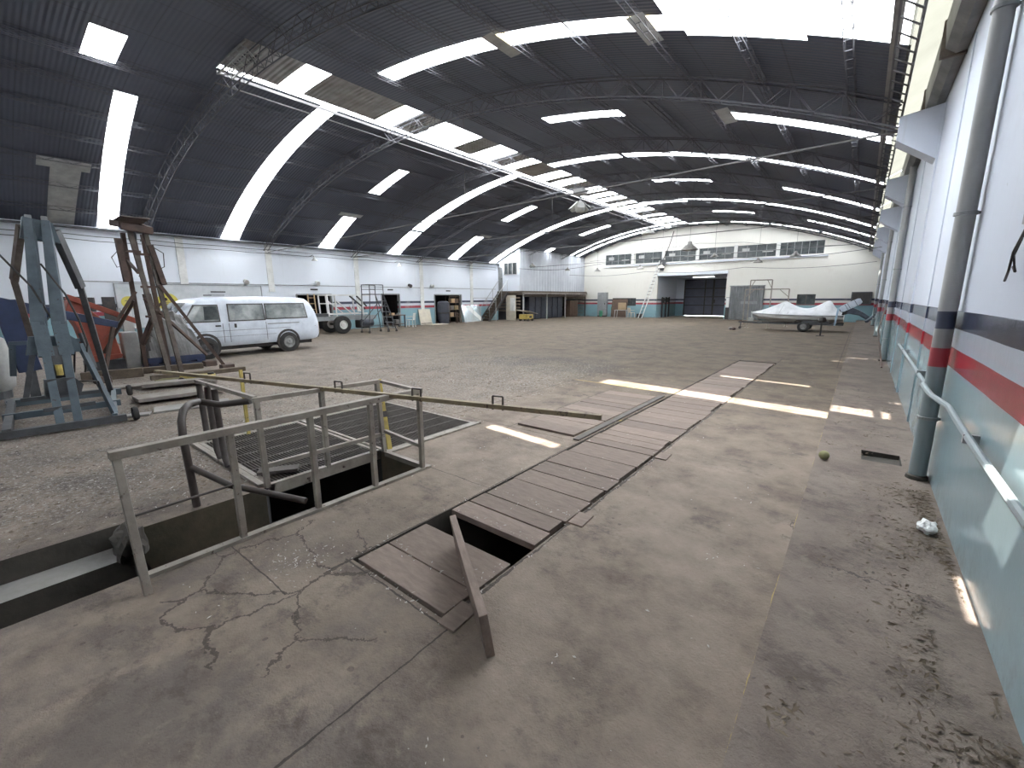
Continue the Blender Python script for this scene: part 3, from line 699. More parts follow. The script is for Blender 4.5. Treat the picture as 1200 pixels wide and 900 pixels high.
# ------------------------------------------------------------------ pit: railing, gate, grating, beam
t=thing('pit_railing','long worn grey railing along the near edge of the open service pit','railing',(-3.3,0,0))
ys=[.42,1.01,1.57,2.11,2.66]
for i,y in enumerate(ys):
    MB().beam((0 if i else .2,y,-.02),(0,y,.80),.042,.045).build('post',MT['rail'],t,bevel=.004)
MB().box(-.03,.03,.39,2.69,.795,.845).build('top_rail',MT['rail'],t,bevel=.004)
MB().tube([(0,.44,.42),(0,1.0,.43)],.008,6).build('mid_wire',MT['tube'],t)
MB().beam((-.72,2.74,.25),(0,2.66,.25),.035).build('end_rail',MT['rail'],t)
MB().beam((-.75,2.76,.81),(0,2.66,.82),.045,.03).build('end_top_rail',MT['rail'],t)
t=thing('inner_railing','grey railing standing along the edge of the steel grating behind the pit','railing',(-4.12,0,0))
for i,(y,x0,h) in enumerate(((1.5,.02,.84),(2.1,0,.8),(2.74,.06,.8))):
    MB().beam((x0,y,0),(0,y,h),.045,.05).build('post',MT['rail'],t,bevel=.004)
MB().beam((0,1.47,.83),(.03,2.75,.81),.05,.04).build('top_rail',MT['rail'],t,bevel=.004)
MB().beam((0,1.5,.2),(.04,2.75,.2),.04).build('mid_rail',MT['rail'],t)
MB().beam((-.02,1.5,.84),(-1.3,1.42,.86),.035).build('return_rail',MT['rail'],t)
t=thing('yellow_post','chipped yellow leaning post with a dark joint at the corner of the pit railing','post',(-4.04,2.8,0))
MB().beam((0,0,0),(-.28,.1,.78),.05).build('post',MT['yellow'],t)
MB().beam((-.125,.045,.36),(-.155,.055,.42),.06).build('joint',MT['black'],t)
t=tag(MB().beam((-6.0,2.05,0),(-6.15,2.1,.82),.035).build('yellow_post',MT['yellow']),'thin pale yellow post behind the inner railing of the pit','post')
# bent tube gate
t=thing('tube_gate','dark bent tube gate with hanging bars beside the pit','gate',(0,0,0))
def arcp(P): return P
MB().tube([(-4.18,.97,0),(-4.18,.95,.62),(-4.2,.96,.74),(-4.27,1.0,.81),(-4.38,1.07,.83),(-4.6,1.2,.80),(-4.5,1.33,.76),(-4.25,1.5,.80)],.03,10).build('frame',MT['tube'],t,True)
MB().tube([(-4.17,.97,.35),(-3.9,1.15,.2),(-3.36,1.5,.09)],.026,10).build('brace',MT['tube'],t,True)
for dx,zb in ((0,.25),(.25,.1),(.45,.06)):
    x=-5.35+dx; MB().tube([(x,1.42,.84),(x+.0,1.42,.8),(x+.03,1.42,zb+.08),(x+.1,1.42,zb)],.03,10).build('bar',MT['tube'],t,True)
# gratings: frame + bars
def grating(name,lab,x0,x1,y0,y1,tilt=0):
    t=thing(name,lab,'grating',(x0,y0,0.0),(0,0,0),'steel pit gratings'); L=x1-x0; W=y1-y0
    m=MB(); m.box(0,L,0,.04,-.06,.012).box(0,L,W-.04,W,-.06,.012).box(0,.04,0,W,-.06,.012).box(L-.05,L,0,W,-.09,.02); m.build('frame',MT['rail'],t)
    m=MB(); k=.04
    while k<W-.03: m.box(.02,L-.02,k,k+.008,-.035,.008); k+=.032
    for q in range(1,int(L/.28)+1): m.box(q*.28-.012,q*.28+.012,.02,W-.02,-.03,.004)
    m.build('bars',MT['grating'],t)
    for q in (.3,.62): MB().lathe([(0,0),(.012,0),(.012,.012),(0,.012)],(L,W*q,-.04),'x',8).build('bolt',MT['rusty'],t)
grating('pit_grating','rusty steel grating over the pit nearest the railing, with a pale front edge beam',-6.06,-4.1,1.52,2.71)
grating('pit_grating','far rusty steel grating beyond the yellow post, ending at the concrete',-6.06,-4.0,2.74,4.2)
t=tag(MB().prism([(-6.15,1.45),(-6.1,1.5),(-4.15,1.5),(-4.15,1.44)],'z',0,.03).build('grating_kerb',MT['rail']),'pale edge strip on the left end of the pit grating','edge strip')
t=tag(MB().beam((-4.45,1.56,.04),(-4.25,1.86,.04),.13,.03).build('steel_bracket',MT['grating']),'small steel channel lying on the corner of the grating by the railing foot','bracket')
# barrier beam with four handles
t=thing('barrier_beam','long faded yellow steel beam with four square handles lying across behind the pit railing','beam',(0,0,.83))
A=Vector((-6.7,1.36,.015)); B=Vector((-1.42,2.84,.0))
d=(B-A).normalized()
MB().beam(A,B,.05,.035).build('bar',MT['olive_yellow'],t)
for f in (.30,.535,.70,.845):
    c=A+(B-A)*f; m=MB(); s=d*.045
    for e in (-1,1): m.beam(c+s*e+Vector((0,0,-.03)),c+s*e+Vector((0,0,.085)),.012)
    m.beam(c-s+Vector((0,0,.085)),c+s+Vector((0,0,.085)),.012); m.build('handle',MT['tube'],t)
# concrete lump where the first post stands
import bmesh
def lump(name,mat,c,r,seed,sub=3,amp=.3,sc=(1,1,1),parent=None):
    bm=bmesh.new(); bmesh.ops.create_icosphere(bm,subdivisions=sub,radius=1)
    from mathutils import noise
    for v in bm.verts:
        n=noise.noise(v.co*1.6+Vector((seed,seed*2,0)))*amp+noise.noise(v.co*4+Vector((seed,0,3)))*amp*.4
        v.co=v.co*(1+n); v.co.x*=r*sc[0]; v.co.y*=r*sc[1]; v.co.z*=r*sc[2]
    me=bpy.data.meshes.new(name); bm.to_mesh(me); bm.free(); me.materials.append(mat)
    o=bpy.data.objects.new(name,me); COL.objects.link(o); o.location=c
    if parent: o.parent=parent
    return o
o=lump('concrete_lump',MT['concrete_dark'],(-4.08,.5,-.08),.16,3,3,.45,(1,.6,.9)); tag(o,'broken mossy lump of concrete at the first railing post beside the trench','rubble')

# pit cover planks
y=1.38; k=0; specs=[(1.38,.24,'plank nearest the camera in front of the open gap'),(1.63,.35,'second plank from the camera, just before the open gap')]
def plank(x0,x1,y0,w,lab,grp,z=0.0,rz=0):
    L=x1-x0
    o=MB().box(-L/2,L/2,-w/2,w/2,-.05,0).build('pit_plank',MT['plank'],bevel=.004)
    o.location=((x0+x1)/2,y0+w/2,z+random.uniform(-.003,.003)); o.rotation_euler=(0,random.uniform(-.003,.003),random.uniform(-.006,.006)+rz)
    tag(o,lab,'plank',grp); return o
G='planks covering the long pit'
plank(-2.44,-1.60,1.39,.235,'dusty wooden pit plank at the very near end of the pit cover row',G)
plank(-2.44,-1.60,1.635,.34,'dusty wooden pit plank bordering the near side of the open gap',G)
y=2.25; i=0
while y<12.9:
    wd=random.choice([.19,.27,.29,.30,.4]) if i else .2
    plank(-2.45+random.uniform(0,.02),-1.6+random.uniform(-.03,.02),y,wd,'dusty wooden pit plank, %s beyond the open gap'%ordn(i),G)
    y+=wd+.012; i+=1
for (x,y,lab) in ((-1.52,1.42,'small square wooden offcut at the near corner of the plank row'),(-1.52,2.75,'small wooden offcut beside the plank row, near the gap'),(-1.5,4.5,'small wooden offcut beside the plank row, halfway along')):
    o=MB().box(-.06,.06,-.1,.1,0,.012).build('wood_offcut',MT['plank']); o.location=(x,y,.001); o.rotation_euler=(0,0,.05); tag(o,lab,'offcut')
y=4.5; i=0
while y<7.2:
    wd=random.choice([.24,.28,.3]); plank(-3.5,-2.62,y,wd,'weathered plank in the short left-hand row, %s from its near end'%ordn(i),'planks in the short left row',.03 if i<1 else .012); y+=wd+.012; i+=1
o=MB().beam((-2.53,4.4,.012),(-2.55,7.4,.012),.08,.02).build('steel_strip',MT['grating']); tag(o,'dark worn strip lying between the two rows of planks','strip')
# the plank stood on its long edge
o=MB().box(-.5,.5,-.022,.022,0,.24).build('upright_plank',MT['plank'],bevel=.004)
a=Vector((-1.235,1.35,.0)); b=Vector((-1.98,1.88,.0)); o.location=(a+b)/2+Vector((0,0,.0)); o.rotation_euler=(radians(-8),0,atan2(b.y-a.y,b.x-a.x)); o.location.z=.004
tag(o,'wooden plank stood on its long edge beside the open gap in the pit cover','plank')

# ------------------------------------------------------------------ van
def van():
    t=thing('van','dusty white passenger van parked along the left wall facing the camera side','van',(-14.75,3.50,0),(0,0,radians(3.5)))
    # local: +y runs from nose (0) to tail (4.32); near side at x=0, far side x=-1.68
    W=.84
    st=[ # y, z bottom, belt z, roof z, half width, roof half width
     (-.20,.42,.74,.84,.72,.68),(-.16,.36,.92,.98,.79,.72),(-.06,.34,1.0,1.06,.83,.75),(.08,.34,1.02,1.20,.84,.74),(.50,.34,1.03,1.64,.84,.70),(.72,.34,1.03,1.74,.84,.70),(1.2,.34,1.03,1.79,.84,.70),
     (2.6,.34,1.03,1.81,.84,.70),(3.6,.34,1.03,1.80,.84,.70),(3.95,.34,1.03,1.76,.83,.69),(4.12,.36,1.03,1.64,.82,.67),(4.26,.40,1.02,1.32,.80,.70),(4.32,.46,.95,1.05,.78,.72)]
    rings=[]
    for y,zb,zt,zf,w,wr in st:
        h=zf-zt
        half=[(w*.93,zb),(w*.99,zb+.08),(w,zb+(zt-zb)*.5),(w*.985,zt),(wr+(w-wr)*.42,zt+h*.55),(wr+.015,zt+h*.86),(wr*.88,zt+h*.97),(wr*.4,zf)]
        ring=[(-W+x,y,z) for x,z in half]+[(-W-x,y,z) for x,z in reversed(half)]
        rings.append(ring)
    MB().loft(rings).build('body',MT['white_van'],t,True)
    def side(y,z): # x offset of the near side
        for k in range(len(st)-1):
            if st[k][0]<=y<=st[k+1][0]:
                f=(y-st[k][0])/(st[k+1][0]-st[k][0]); q=[st[k][n]+(st[k+1][n]-st[k][n])*f for n in range(6)]; break
        _,zb,zt,zf,w,wr=q; h=zf-zt
        pts=[(w*.93,zb),(w*.99,zb+.08),(w,zb+(zt-zb)*.5),(w*.985,zt),(wr+(w-wr)*.42,zt+h*.55),(wr+.015,zt+h*.86),(wr*.88,zt+h*.97)]
        for a,b in zip(pts,pts[1:]):
            if a[1]<=z<=b[1]: return -W+a[0]+(b[0]-a[0])*(z-a[1])/(b[1]-a[1])
        return -W+w
    def patch(m,poly,off,n=1,mi=0):
        # polygon on the side surface, as strips in z between two edges: poly = [(y0b,y1b,z_b),(y0t,y1t,z_t)]
        (a0,a1,zb),(b0,b1,zt)=poly; K=6
        g=[]
        for i in range(K+1):
            f=i/K; z=zb+(zt-zb)*f; ya=a0+(b0-a0)*f; yb_=a1+(b1-a1)*f; g.append([(side(ya+(yb_-ya)*j/4,z)+off,ya+(yb_-ya)*j/4,z) for j in range(5)])
        for i in range(K):
            for j in range(4): m.add([g[i][j],g[i][j+1],g[i+1][j+1],g[i+1][j]],[(0,1,2,3)],mi)
    wins=[((.30,1.18,1.10),(.62,1.18,1.54),'front_window'),((1.46,2.48,1.10),(1.49,2.47,1.56),'middle_window'),((2.55,3.90,1.12),(2.57,3.84,1.56),'rear_window')]
    for a,b,nm in wins:
        m=MB(); patch(m,((a[0]-.035,a[1]+.035,a[2]-.035),(b[0]-.035,b[1]+.035,b[2]+.035)),.006); f=m.build(nm,MT['black'],t)
        m=MB(); patch(m,(a,b),.012); m.build('pane',MT['van_glass'],f)
    m=MB(); patch(m,((.8,1.17,1.14),(.84,1.17,1.52)),.016); m.build('dark_seat_shape',MT['glass_dark'],t)
    # windscreen
    m=MB()
    for k,(a,b) in enumerate(((3,4),)):
        m.add([(-W-.68,.05,1.14),(-W+.68,.05,1.14),(-W+.61,.50,1.61),(-W-.61,.50,1.61)],[(0,1,2,3)])
    o=m.build('windscreen',MT['van_glass'],t); o.location=(0,-.03,.02)
    # seams and trim lines
    m=MB()
    for y in (.3,1.25,1.42,2.5): patch(m,((y,y+.014,.45),(y,y+.014,1.02)),.004)
    patch(m,((.0,4.2,.795),(.0,4.2,.805)),.004); patch(m,((.5,2.8,.62),(.5,2.8,.628)),.004)
    m.build('panel_gaps',MT['black'],t)
    m=MB(); patch(m,((2.55,3.6,.93),(2.55,3.6,.965)),.006); m.build('slide_rail',MT['grey_cab'],t)
    m=MB(); patch(m,((1.05,1.2,.93),(1.05,1.2,.975)),.02); m.build('door_handle',MT['black'],t)
    m=MB(); patch(m,((1.56,1.63,.88),(1.56,1.63,1.0)),.02); m.build('door_handle',MT['black'],t)
    m=MB(); m.box(-W-.74,-W+.74,-.25,-.12,.38,.56); m.build('bumper',MT['grey_cab'],t,bevel=.02)
    for s in (-1,1): MB().box(-W+s*.5-.14,-W+s*.5+.14,-.215,-.16,.62,.76).build('headlamp',MT['van_glass'],t)
    m=MB(); m.box(.0,.12,.22,.28,1.05,1.24); m.build('mirror',MT['black'],t,bevel=.02)
    m=MB(); m.box(-W-.72,-W+.72,4.25,4.36,.40,.52); m.build('rear_bumper',MT['black'],t,bevel=.02)
    for y,rr in ((.76,'rim_dark'),(3.18,'rim')):
        for sx in (0,1):
            x=-.14 if sx==0 else -1.68+.14
            m=MB(); m.lathe([(.40,-.005),(.40,.02),(.30,.021)],(-.03 if sx==0 else -1.65,y,.37),'x',28)
            s=1 if sx==0 else -1
            m=MB(); m.lathe([(.31,-s*.06),(.31,s*.012),(.38,s*.012),(.38,-s*.06)],(x+s*.14,y,.37),'x',30,cap=False); m.build('wheel_arch',MT['black'],t)
            w=MB().lathe([(.16,-.09),(.27,-.10),(.315,-.07),(.325,0),(.315,.07),(.27,.10),(.16,.09)],(x+s*.085,y,.325),'x',28,cap=False).build('wheel',MT['tyre'],t,True)
            MB().lathe([(0,s*.055),(.05,s*.075),(.07,s*.06),(.13,s*.05),(.16,s*.085),(.185,s*.1),(.19,s*.09),(.19,-s*.02)],(x+s*.085,y,.325),'x',24).build('rim',MT[rr],w,True)
    MB().box(-1.5,-.2,.3,4.1,.22,.36).build('underbody',MT['black'],t)
    m=MB(); m.box(-1.1,-.5,1.25,1.6,1.83,1.87); m.build('roof_vent',MT['grey_cab'],t)
van()

# ------------------------------------------------------------------ blue hoist stand at the left
def hoist():
    t=thing('hoist_stand','tall blue grey steel hoist stand on a wheeled base at the far left','hoist',(-8.7,.62,0))
    P=lambda x,y,z:(x+8.7,y-.62,z)
    B=MT['blue']; D=MT['steel_dark']
    MB().beam(P(-8.15,.02,.07),P(-8.05,1.22,.07),.1,.09).build('front_beam',D,t)
    MB().beam(P(-10.45,.2,.1),P(-10.3,1.55,.1),.1,.1).build('rear_beam',B,t)
    MB().beam(P(-9.1,.1,.12),P(-9.05,1.33,.12),.07,.09).build('cross_beam',B,t)
    MB().beam(P(-8.1,.1,.1),P(-10.4,.25,.12),.08,.09).build('side_beam',D,t)
    MB().beam(P(-8.05,1.1,.1),P(-10.3,1.45,.12),.06,.08).build('side_beam',B,t)
    # twin mast plates, wide in the middle
    for y0,ym,y1 in ((.57,.60,.74),(.74,.79,.90)):
        MB().beam(P(-8.15,y0,.05),P(-8.5,ym,1.0),.085,.1).beam(P(-8.49,ym,.97),P(-8.60,ym,1.42),.15,.1,w2=.14).beam(P(-8.59,ym,1.38),P(-8.95,y1,2.78),.14,.09,w2=.085).build('mast_plate',B,t)
    m=MB(); m.prism([(.42-.62,1.0),(.96-.62,1.0),(.94-.62,1.16),(.86-.62,1.24),(.48-.62,1.24)],'x',.05,.16); m.build('mast_yoke',B,t)
    m=MB(); m.prism([(.50-.62,.45),(.84-.62,.45),(.88-.62,.57),(.80-.62,.68),(.52-.62,.68)],'x',.26,.38); m.build('mast_clamp',D,t)
    MB().beam(P(-8.38,.68,.5),P(-8.5,.69,1.1),.10,.05).build('centre_ram',MT['steel_dark'],t)
    MB().tube([P(-8.36,.68,.72),P(-8.36,.68,.86)],.035,10).build('ram_cylinder',MT['yellow'],t)
    m=MB(); m.prism([(.62-.62,2.54),(1.0-.62,2.5),(.96-.62,2.76),(.68-.62,2.82)],'x',-.38,-.22); m.build('head_plate',B,t)
    for y in (.74,.89): MB().box(-.34,-.25,y-.62-.03,y-.62+.03,2.76,2.85).build('head_lug',MT['grey_cab'],t)
    MB().beam(P(-9.05,.98,2.68),P(-9.3,1.16,1.9),.08,.12).beam(P(-9.3,1.16,1.9),P(-10.2,1.4,.15),.07,.09).build('rear_strut',D,t)
    MB().beam(P(-9.05,.66,2.7),P(-9.6,.52,2.0),.07,.09).beam(P(-9.6,.52,2.0),P(-10.4,.62,.95),.07,.08).build('rear_strut',MT['rusty_grey'],t)
    MB().beam(P(-10.4,.62,1.0),P(-10.42,.4,.12),.06,.07).build('rear_leg',D,t)
    MB().beam(P(-8.75,.30,1.15),P(-8.75,1.0,1.15),.05).build('brace',B,t)
    MB().beam(P(-8.6,.95,1.1),P(-8.15,1.12,.12),.05,.07).build('brace',B,t)
    MB().beam(P(-8.7,1.0,1.25),P(-8.6,1.05,.75),.05,.06).build('brace',D,t)
    MB().beam(P(-8.75,.33,1.15),P(-8.8,.28,.72),.06,.07).build('brace',B,t)
    MB().beam(P(-9.0,.3,.35),P(-8.95,1.1,.35),.05).build('brace',D,t)
    MB().beam(P(-8.2,.45,.3),P(-8.25,.95,.3),.05).build('brace',D,t)
    MB().tube([P(-8.8,.75,2.2),P(-8.55,.9,1.8),P(-8.5,.98,1.45),P(-8.5,1.02,1.1),P(-8.6,.95,.7)],.012,6).build('hose',MT['black'],t)
    MB().tube([P(-8.3,.85,.62),P(-8.2,1.02,.6),P(-8.3,1.05,.4)],.01,6).build('hose',MT['black'],t)
    for (x,y) in ((-8.05,1.32),(-10.45,.08),(-10.28,1.66)):
        w=MB().lathe([(.05,-.025),(.09,-.03),(.1,0),(.09,.03),(.05,.025)],P(x,y,.1),'y',18,cap=False).build('wheel',MT['tyre'],t,True)
        MB().lathe([(0,-.03),(.03,-.03),(.05,-.01),(.05,.01),(.03,.03),(0,.03)],P(x,y,.1),'y',14).build('hub',MT['steel_dark'],w)
    MB().tube([P(-8.85,.4,2.3),P(-8.6,.6,1.9),P(-8.62,.72,1.5),P(-8.6,.9,1.1),P(-8.7,.85,.7)],.012,6).build('hose',MT['black'],t)
    MB().tube([P(-8.35,.8,.62),P(-8.3,1.0,.6),P(-8.4,1.05,.4)],.01,6).build('hose',MT['black'],t)
hoist()

# navy crane behind the hoist
t=thing('engine_crane','dark navy steel crane with a sloping arm behind the blue hoist stand','crane',(-10.95,.44,0))
MB().beam((0,.11,.54),(0,-.02,1.72),.28,.22).build('post',MT['navy'],t,bevel=.01)
MB().beam((0,-.09,1.68),(0,1.33,1.26),.17,.19,w2=.1,h2=.12).build('arm',MT['navy'],t,bevel=.01)
MB().beam((0,.11,.02),(0,.11,.56),.12,.12).build('lower_post',MT['steel_dark'],t)
MB().box(-.3,.3,-.25,.45,0,.06).build('base',MT['steel_dark'],t)
MB().beam((0,.0,.9),(0,.5,1.5),.06).build('ram',MT['steel_dark'],t)
# red tipping hopper
t=thing('hopper','faded red orange steel hopper with a long red arm in front of the left wall','hopper',(-13.9,0,0))
poly=[(1.42,1.50),(1.50,1.72),(1.62,1.74),(2.14,1.12),(2.24,.34),(1.68,.28),(1.56,1.1)]
m=MB(); m.prism(poly,'x',-.75,0); m.build('body',MT['red'],t,bevel=.02)
MB().beam((.05,1.46,1.80),(.05,2.62,1.20),.08,.12).build('arm',MT['red'],t,bevel=.01)
MB().beam((.03,1.72,1.55),(.03,1.80,.75),.03,.09).build('slot_plate',MT['black'],t)
MB().beam((.03,1.68,.5),(.03,2.2,1.05),.05,.05).build('rib',MT['red'],t)
MB().beam((.03,1.56,.42),(.03,2.24,.42),.05,.05).build('rib',MT['red'],t)
MB().box(-.6,-.1,1.6,2.3,0,.3).build('base',MT['steel_dark'],t)
MB().cyl((-.3,1.85,1.45),(-.3,1.85,1.78),.12,14).build('filler',MT['black'],t)

# ------------------------------------------------------------------ rusty lifting tower
def tower():
    t=thing('lifting_tower','tall rust brown lifting tower with splayed braces standing before the van','tower',(-12.6,2.7,0))
    P=lambda x,y,z:(x+12.6,y-2.7,z); R=MT['rusty']; G=MT['rusty_grey']
    MB().beam(P(-12.5,2.78,.02),P(-12.55,2.5,3.2),.085,.085).build('post',G,t)
    MB().beam(P(-12.45,3.0,.02),P(-12.55,2.76,3.2),.085,.085).build('post',G,t)
    MB().beam(P(-13.4,2.55,.02),P(-13.2,2.5,3.2),.08).build('post',R,t)
    MB().beam(P(-13.4,3.0,.02),P(-13.2,2.85,3.2),.08).build('post',R,t)
    m=MB(); m.beam(P(-12.4,2.34,3.25),P(-12.4,2.86,3.2),.1,.14); m.beam(P(-13.35,2.34,3.42),P(-13.35,2.9,3.38),.1,.14); m.beam(P(-12.4,2.36,3.27),P(-13.35,2.36,3.42),.08,.12); m.beam(P(-12.4,2.84,3.22),P(-13.35,2.88,3.4),.08,.12)
    m.build('head_frame',R,t)
    MB().prism([(.3-.05,2.36-2.7),(.3-.05,2.84-2.7),(-.8,2.9-2.7),(-.8,2.36-2.7)],'z',3.44,3.46).build('head_plate',G,t)
    m=MB(); m.lathe([(.0,-.05),(.14,-.05),(.16,-.03),(.13,0),(.16,.03),(.14,.05),(0,.05)],P(-12.9,2.6,3.12),'y',18); m.build('pulley',MT['steel_dark'],t,True)
    MB().beam(P(-12.5,2.30,2.1),P(-12.5,2.27,3.0),.1,.14).build('side_plate',R,t)
    MB().beam(P(-12.45,2.93,2.05),P(-12.5,2.80,2.9),.1,.12).build('side_plate',R,t)
    # braces
    MB().beam(P(-12.45,2.85,2.05),P(-12.2,3.85,.06),.06,.07).build('brace',R,t)
    MB().beam(P(-12.5,2.42,1.9),P(-12.55,1.95,1.15),.05,.06).beam(P(-12.55,1.95,1.15),P(-12.35,1.62,.06),.05,.06).build('brace',R,t)
    MB().beam(P(-12.5,2.55,1.75),P(-13.3,3.8,.3),.05,.06).build('brace',R,t)
    MB().beam(P(-12.5,2.75,1.55),P(-12.5,2.95,1.75),.04,.05).build('brace',R,t)
    MB().beam(P(-13.2,2.5,1.7),P(-13.8,1.9,.5),.05).build('brace',R,t)
    MB().beam(P(-13.2,2.52,.7),P(-12.6,2.75,1.5),.06,.12).build('brace',R,t)
    for z in (2.0,2.7,1.35): MB().beam(P(-12.52,2.52,z),P(-12.5,2.84,z),.05).build('crossbar',R,t)
    for z in (2.3,): MB().beam(P(-12.5,2.52,z),P(-13.2,2.5,z+.3),.05).build('crossbar',R,t)
    MB().beam(P(-12.5,2.3,2.75),P(-12.5,2.62,2.75),.05).build('crossbar',R,t)
    MB().beam(P(-12.9,2.62,3.1),P(-12.8,2.66,1.85),.07,.1).beam(P(-12.8,2.66,1.85),P(-12.8,2.72,1.2),.14,.12).build('lifting_ram',R,t)
    for (x,y) in ((-12.2,3.88),(-12.35,1.6),(-13.3,3.84)):
        MB().box(x+12.6-.12,x+12.6+.12,y-2.7-.14,y-2.7+.14,0,.14).build('foot',R,t,bevel=.02)
    m=MB()
    pts=[P(-12.6,2.58,2.75-k*.05) for k in range(9)]
    for a,b in zip(pts,pts[1:]): m.beam(a,b,.035,.02)
    m.tube([P(-12.6,2.58,2.35),P(-12.6,2.63,2.28),P(-12.6,2.6,2.2),P(-12.6,2.54,2.24)],.016,6); m.build('chain_hook',MT['black'],t)
    MB().tube([P(-12.5,2.8,2.9),P(-12.5,3.02,2.75),P(-12.5,3.0,2.45),P(-12.5,2.82,2.35)],.01,5).build('hose',MT['black'],t)
    MB().tube([P(-12.5,2.28,2.8),P(-12.5,2.12,2.6),P(-12.5,2.18,2.4),P(-12.5,2.28,2.45)],.01,5).build('hose',MT['black'],t)
tower()
# plastic covered heap
def heap():
    bm=bmesh.new(); from mathutils import noise
    n=26; g=[]
    for i in range(n+1):
        row=[]
        for j in range(n+1):
            u,v=i/n*2-1,j/n*2-1
            e=max(abs(u),abs(v)); z=1.02*(1-e**3)+.25*noise.noise(Vector((u*2.2,v*2.2,4)))*(1-e**4)+.08*noise.noise(Vector((u*7,v*7,1)))
            z+=.18*math.exp(-((u)**2+(v+.1)**2)*5)
            row.append(bm.verts.new((u*.48,v*.6,max(z*.95,0.0)+.28)))
        g.append(row)
    for i in range(n):
        for j in range(n): bm.faces.new((g[i][j],g[i+1][j],g[i+1][j+1],g[i][j+1]))
    me=bpy.data.meshes.new('sheet'); bm.to_mesh(me); bm.free(); me.materials.append(MT['plastic'])
    t=thing('covered_heap','heap under grey plastic sheeting on a blue pallet behind the rusty tower','heap',(-14.1,3.25,0))
    o=bpy.data.objects.new('plastic_sheet',me); COL.objects.link(o); o.parent=t
    m=MB()
    for x in (-.42,0,.42): m.box(x-.06,x+.06,-.6,.6,.0,.12)
    for y in (-.5,-.17,.17,.5): m.box(-.49,.49,y-.09,y+.09,.12,.16)
    m.box(-.48,.48,-.6,.6,.16,.3); m.build('pallet',MT['navy'],t)
heap()
t=thing('white_cabinet','small off-white metal cabinet between the red hopper and the covered heap','cabinet',(-14.0,2.44,0))
MB().box(-.3,0,-.15,.17,.06,.95).build('body',MT['dirty_white'],t,bevel=.03); MB().box(-.28,-.02,-.13,.15,0,.06).build('plinth',MT['black'],t)
MB().box(0,.012,-.13,.15,.12,.9).build('door',MT['dirty_white'],t,bevel=.01)
t=thing('panel_board','tall narrow white board standing beside the small white cabinet','board',(-14.4,2.44,0)); MB().box(-.03,0,0,.2,0,1.5).build('board',MT['white'],t); MB().box(-.04,.005,-.02,0,0,1.52).build('edge',MT['grey_cab'],t)
# sign board on the left wall with yellow emblems
t=thing('wall_sign','long white sign board with two faded yellow emblems on the left wall behind the van','sign',(XL+.05,0,0))
MB().box(0,.05,3.85,9.25,.6,2.36).build('board',MT['sign_white'],t)
m=MB()
for z in (.58,2.36): m.box(0,.07,3.83,9.27,z,z+.03)
for y in (3.83,9.25): m.box(0,.07,y,y+.03,.6,2.36)
m.build('frame',MT['grey_cab'],t)
for y,r in ((4.21,.24),(5.48,.37)):
    e=MB().lathe([(0,.0),(r,.0),(r,.012),(0,.012)],(.052,y,1.64),'x',36).build('emblem',MT['sign_yellow'],t); e.scale=(1,1,1)
    for dy,dz,w_ in ((-.05,.06,.16),(.04,-.01,.2),(-.03,-.09,.14)):
        MB().box(.066,.07,y+dy-w_/2,y+dy+w_/2,1.64+dz-.015,1.64+dz+.015).build('mark',MT['olive_yellow'],e)
MB().box(.06,.065,7.1,7.7,2.05,2.1).build('vent',MT['black'],t)
t=tag(MB().box(XL+.01,XL+.06,3.42,3.80,.75,1.85).build('dark_board',MT['black']),'black rectangular board on the left wall above the red hopper','board')
t=tag(MB().box(XL+.01,XL+.05,2.2,2.9,1.72,1.86).build('dark_board',MT['black']),'short dark horizontal board on the left wall behind the red hopper','board')
# tank at the very edge
t=thing('storage_tank','pale rounded tank at the left edge of the hall behind the navy crane','tank',(-11.9,.03,0))
MB().lathe([(0,.12),(.28,.12),(.36,.2),(.38,.35),(.38,.85),(.34,1.05),(.22,1.15),(0,1.18)],n=28).build('shell',MT['dirty_white'],t,True)
MB().lathe([(.26,0),(.3,0),(.3,.14),(.26,.14)],n=20).build('foot_ring',MT['steel_dark'],t)
# timbers and boards on the floor near the tower
G='old timbers under the tower'
for (a,b,w_,h_,z,lab) in (((-13.3,1.7),(-13.0,3.6),.16,.14,.07,'thick dark timber lying along the front of the covered heap'),((-12.9,1.35),(-12.7,2.35),.18,.2,.1,'short rust dark timber lying below the red hopper'),((-11.9,2.3),(-11.7,4.1),.14,.1,.05,'long dark timber lying at the foot of the tower posts')):
    o=MB().beam((a[0],a[1],z),(b[0],b[1],z),w_,h_).build('timber_beam',MT['timber'],bevel=.01); tag(o,lab,'timber',G)
def board(c,L,W_,rz,tilt,lab,th=.03,mat='timber_grey',z=None):
    o=MB().box(-L/2,L/2,-W_/2,W_/2,-th/2,th/2).build('loose_board',MT[mat],bevel=.006)
    o.location=(c[0],c[1],z if z is not None else sin(abs(tilt))*W_/2+th/2+.004); o.rotation_euler=(-tilt,0,rz); tag(o,lab,'board','loose boards beside the tower')
board((-10.75,2.55),1.2,.75,1.35,.08,'wide grey slab propped up like a ramp near the tower foot',.07)
board((-9.4,2.2),1.25,.75,1.5,.07,'wide grey slab propped up like a ramp, closest to the tube gate',.06)
board((-8.35,2.1),1.0,.42,1.35,0,'pale flat board on the floor left of the pit grating',.03,'concrete',.017)
board((-8.35,1.3),.5,.18,1.2,0,'narrow pale board lying left of the pit grating',.03,'concrete',.017)
board((-11.35,1.5),1.2,.5,1.3,.05,'thin grey board lying between hoist stand and tower',.03)
o=lump('moss_sack',MT['sign_yellow'],(-11.35,2.5,.04),.15,9,3,.3,(1,1.6,.28)); o.data.materials[0]=paint('mossy yellow sacking',(.17,.155,.05),(.09,.085,.04),6,.9); tag(o,'flattened mossy yellow sack on the floor at the foot of the tower','sack')
t=thing('floor_jack','small yellow and black trolley jack on the floor by the right foot of the tower','jack',(-10.9,2.9,0),(0,0,.9))
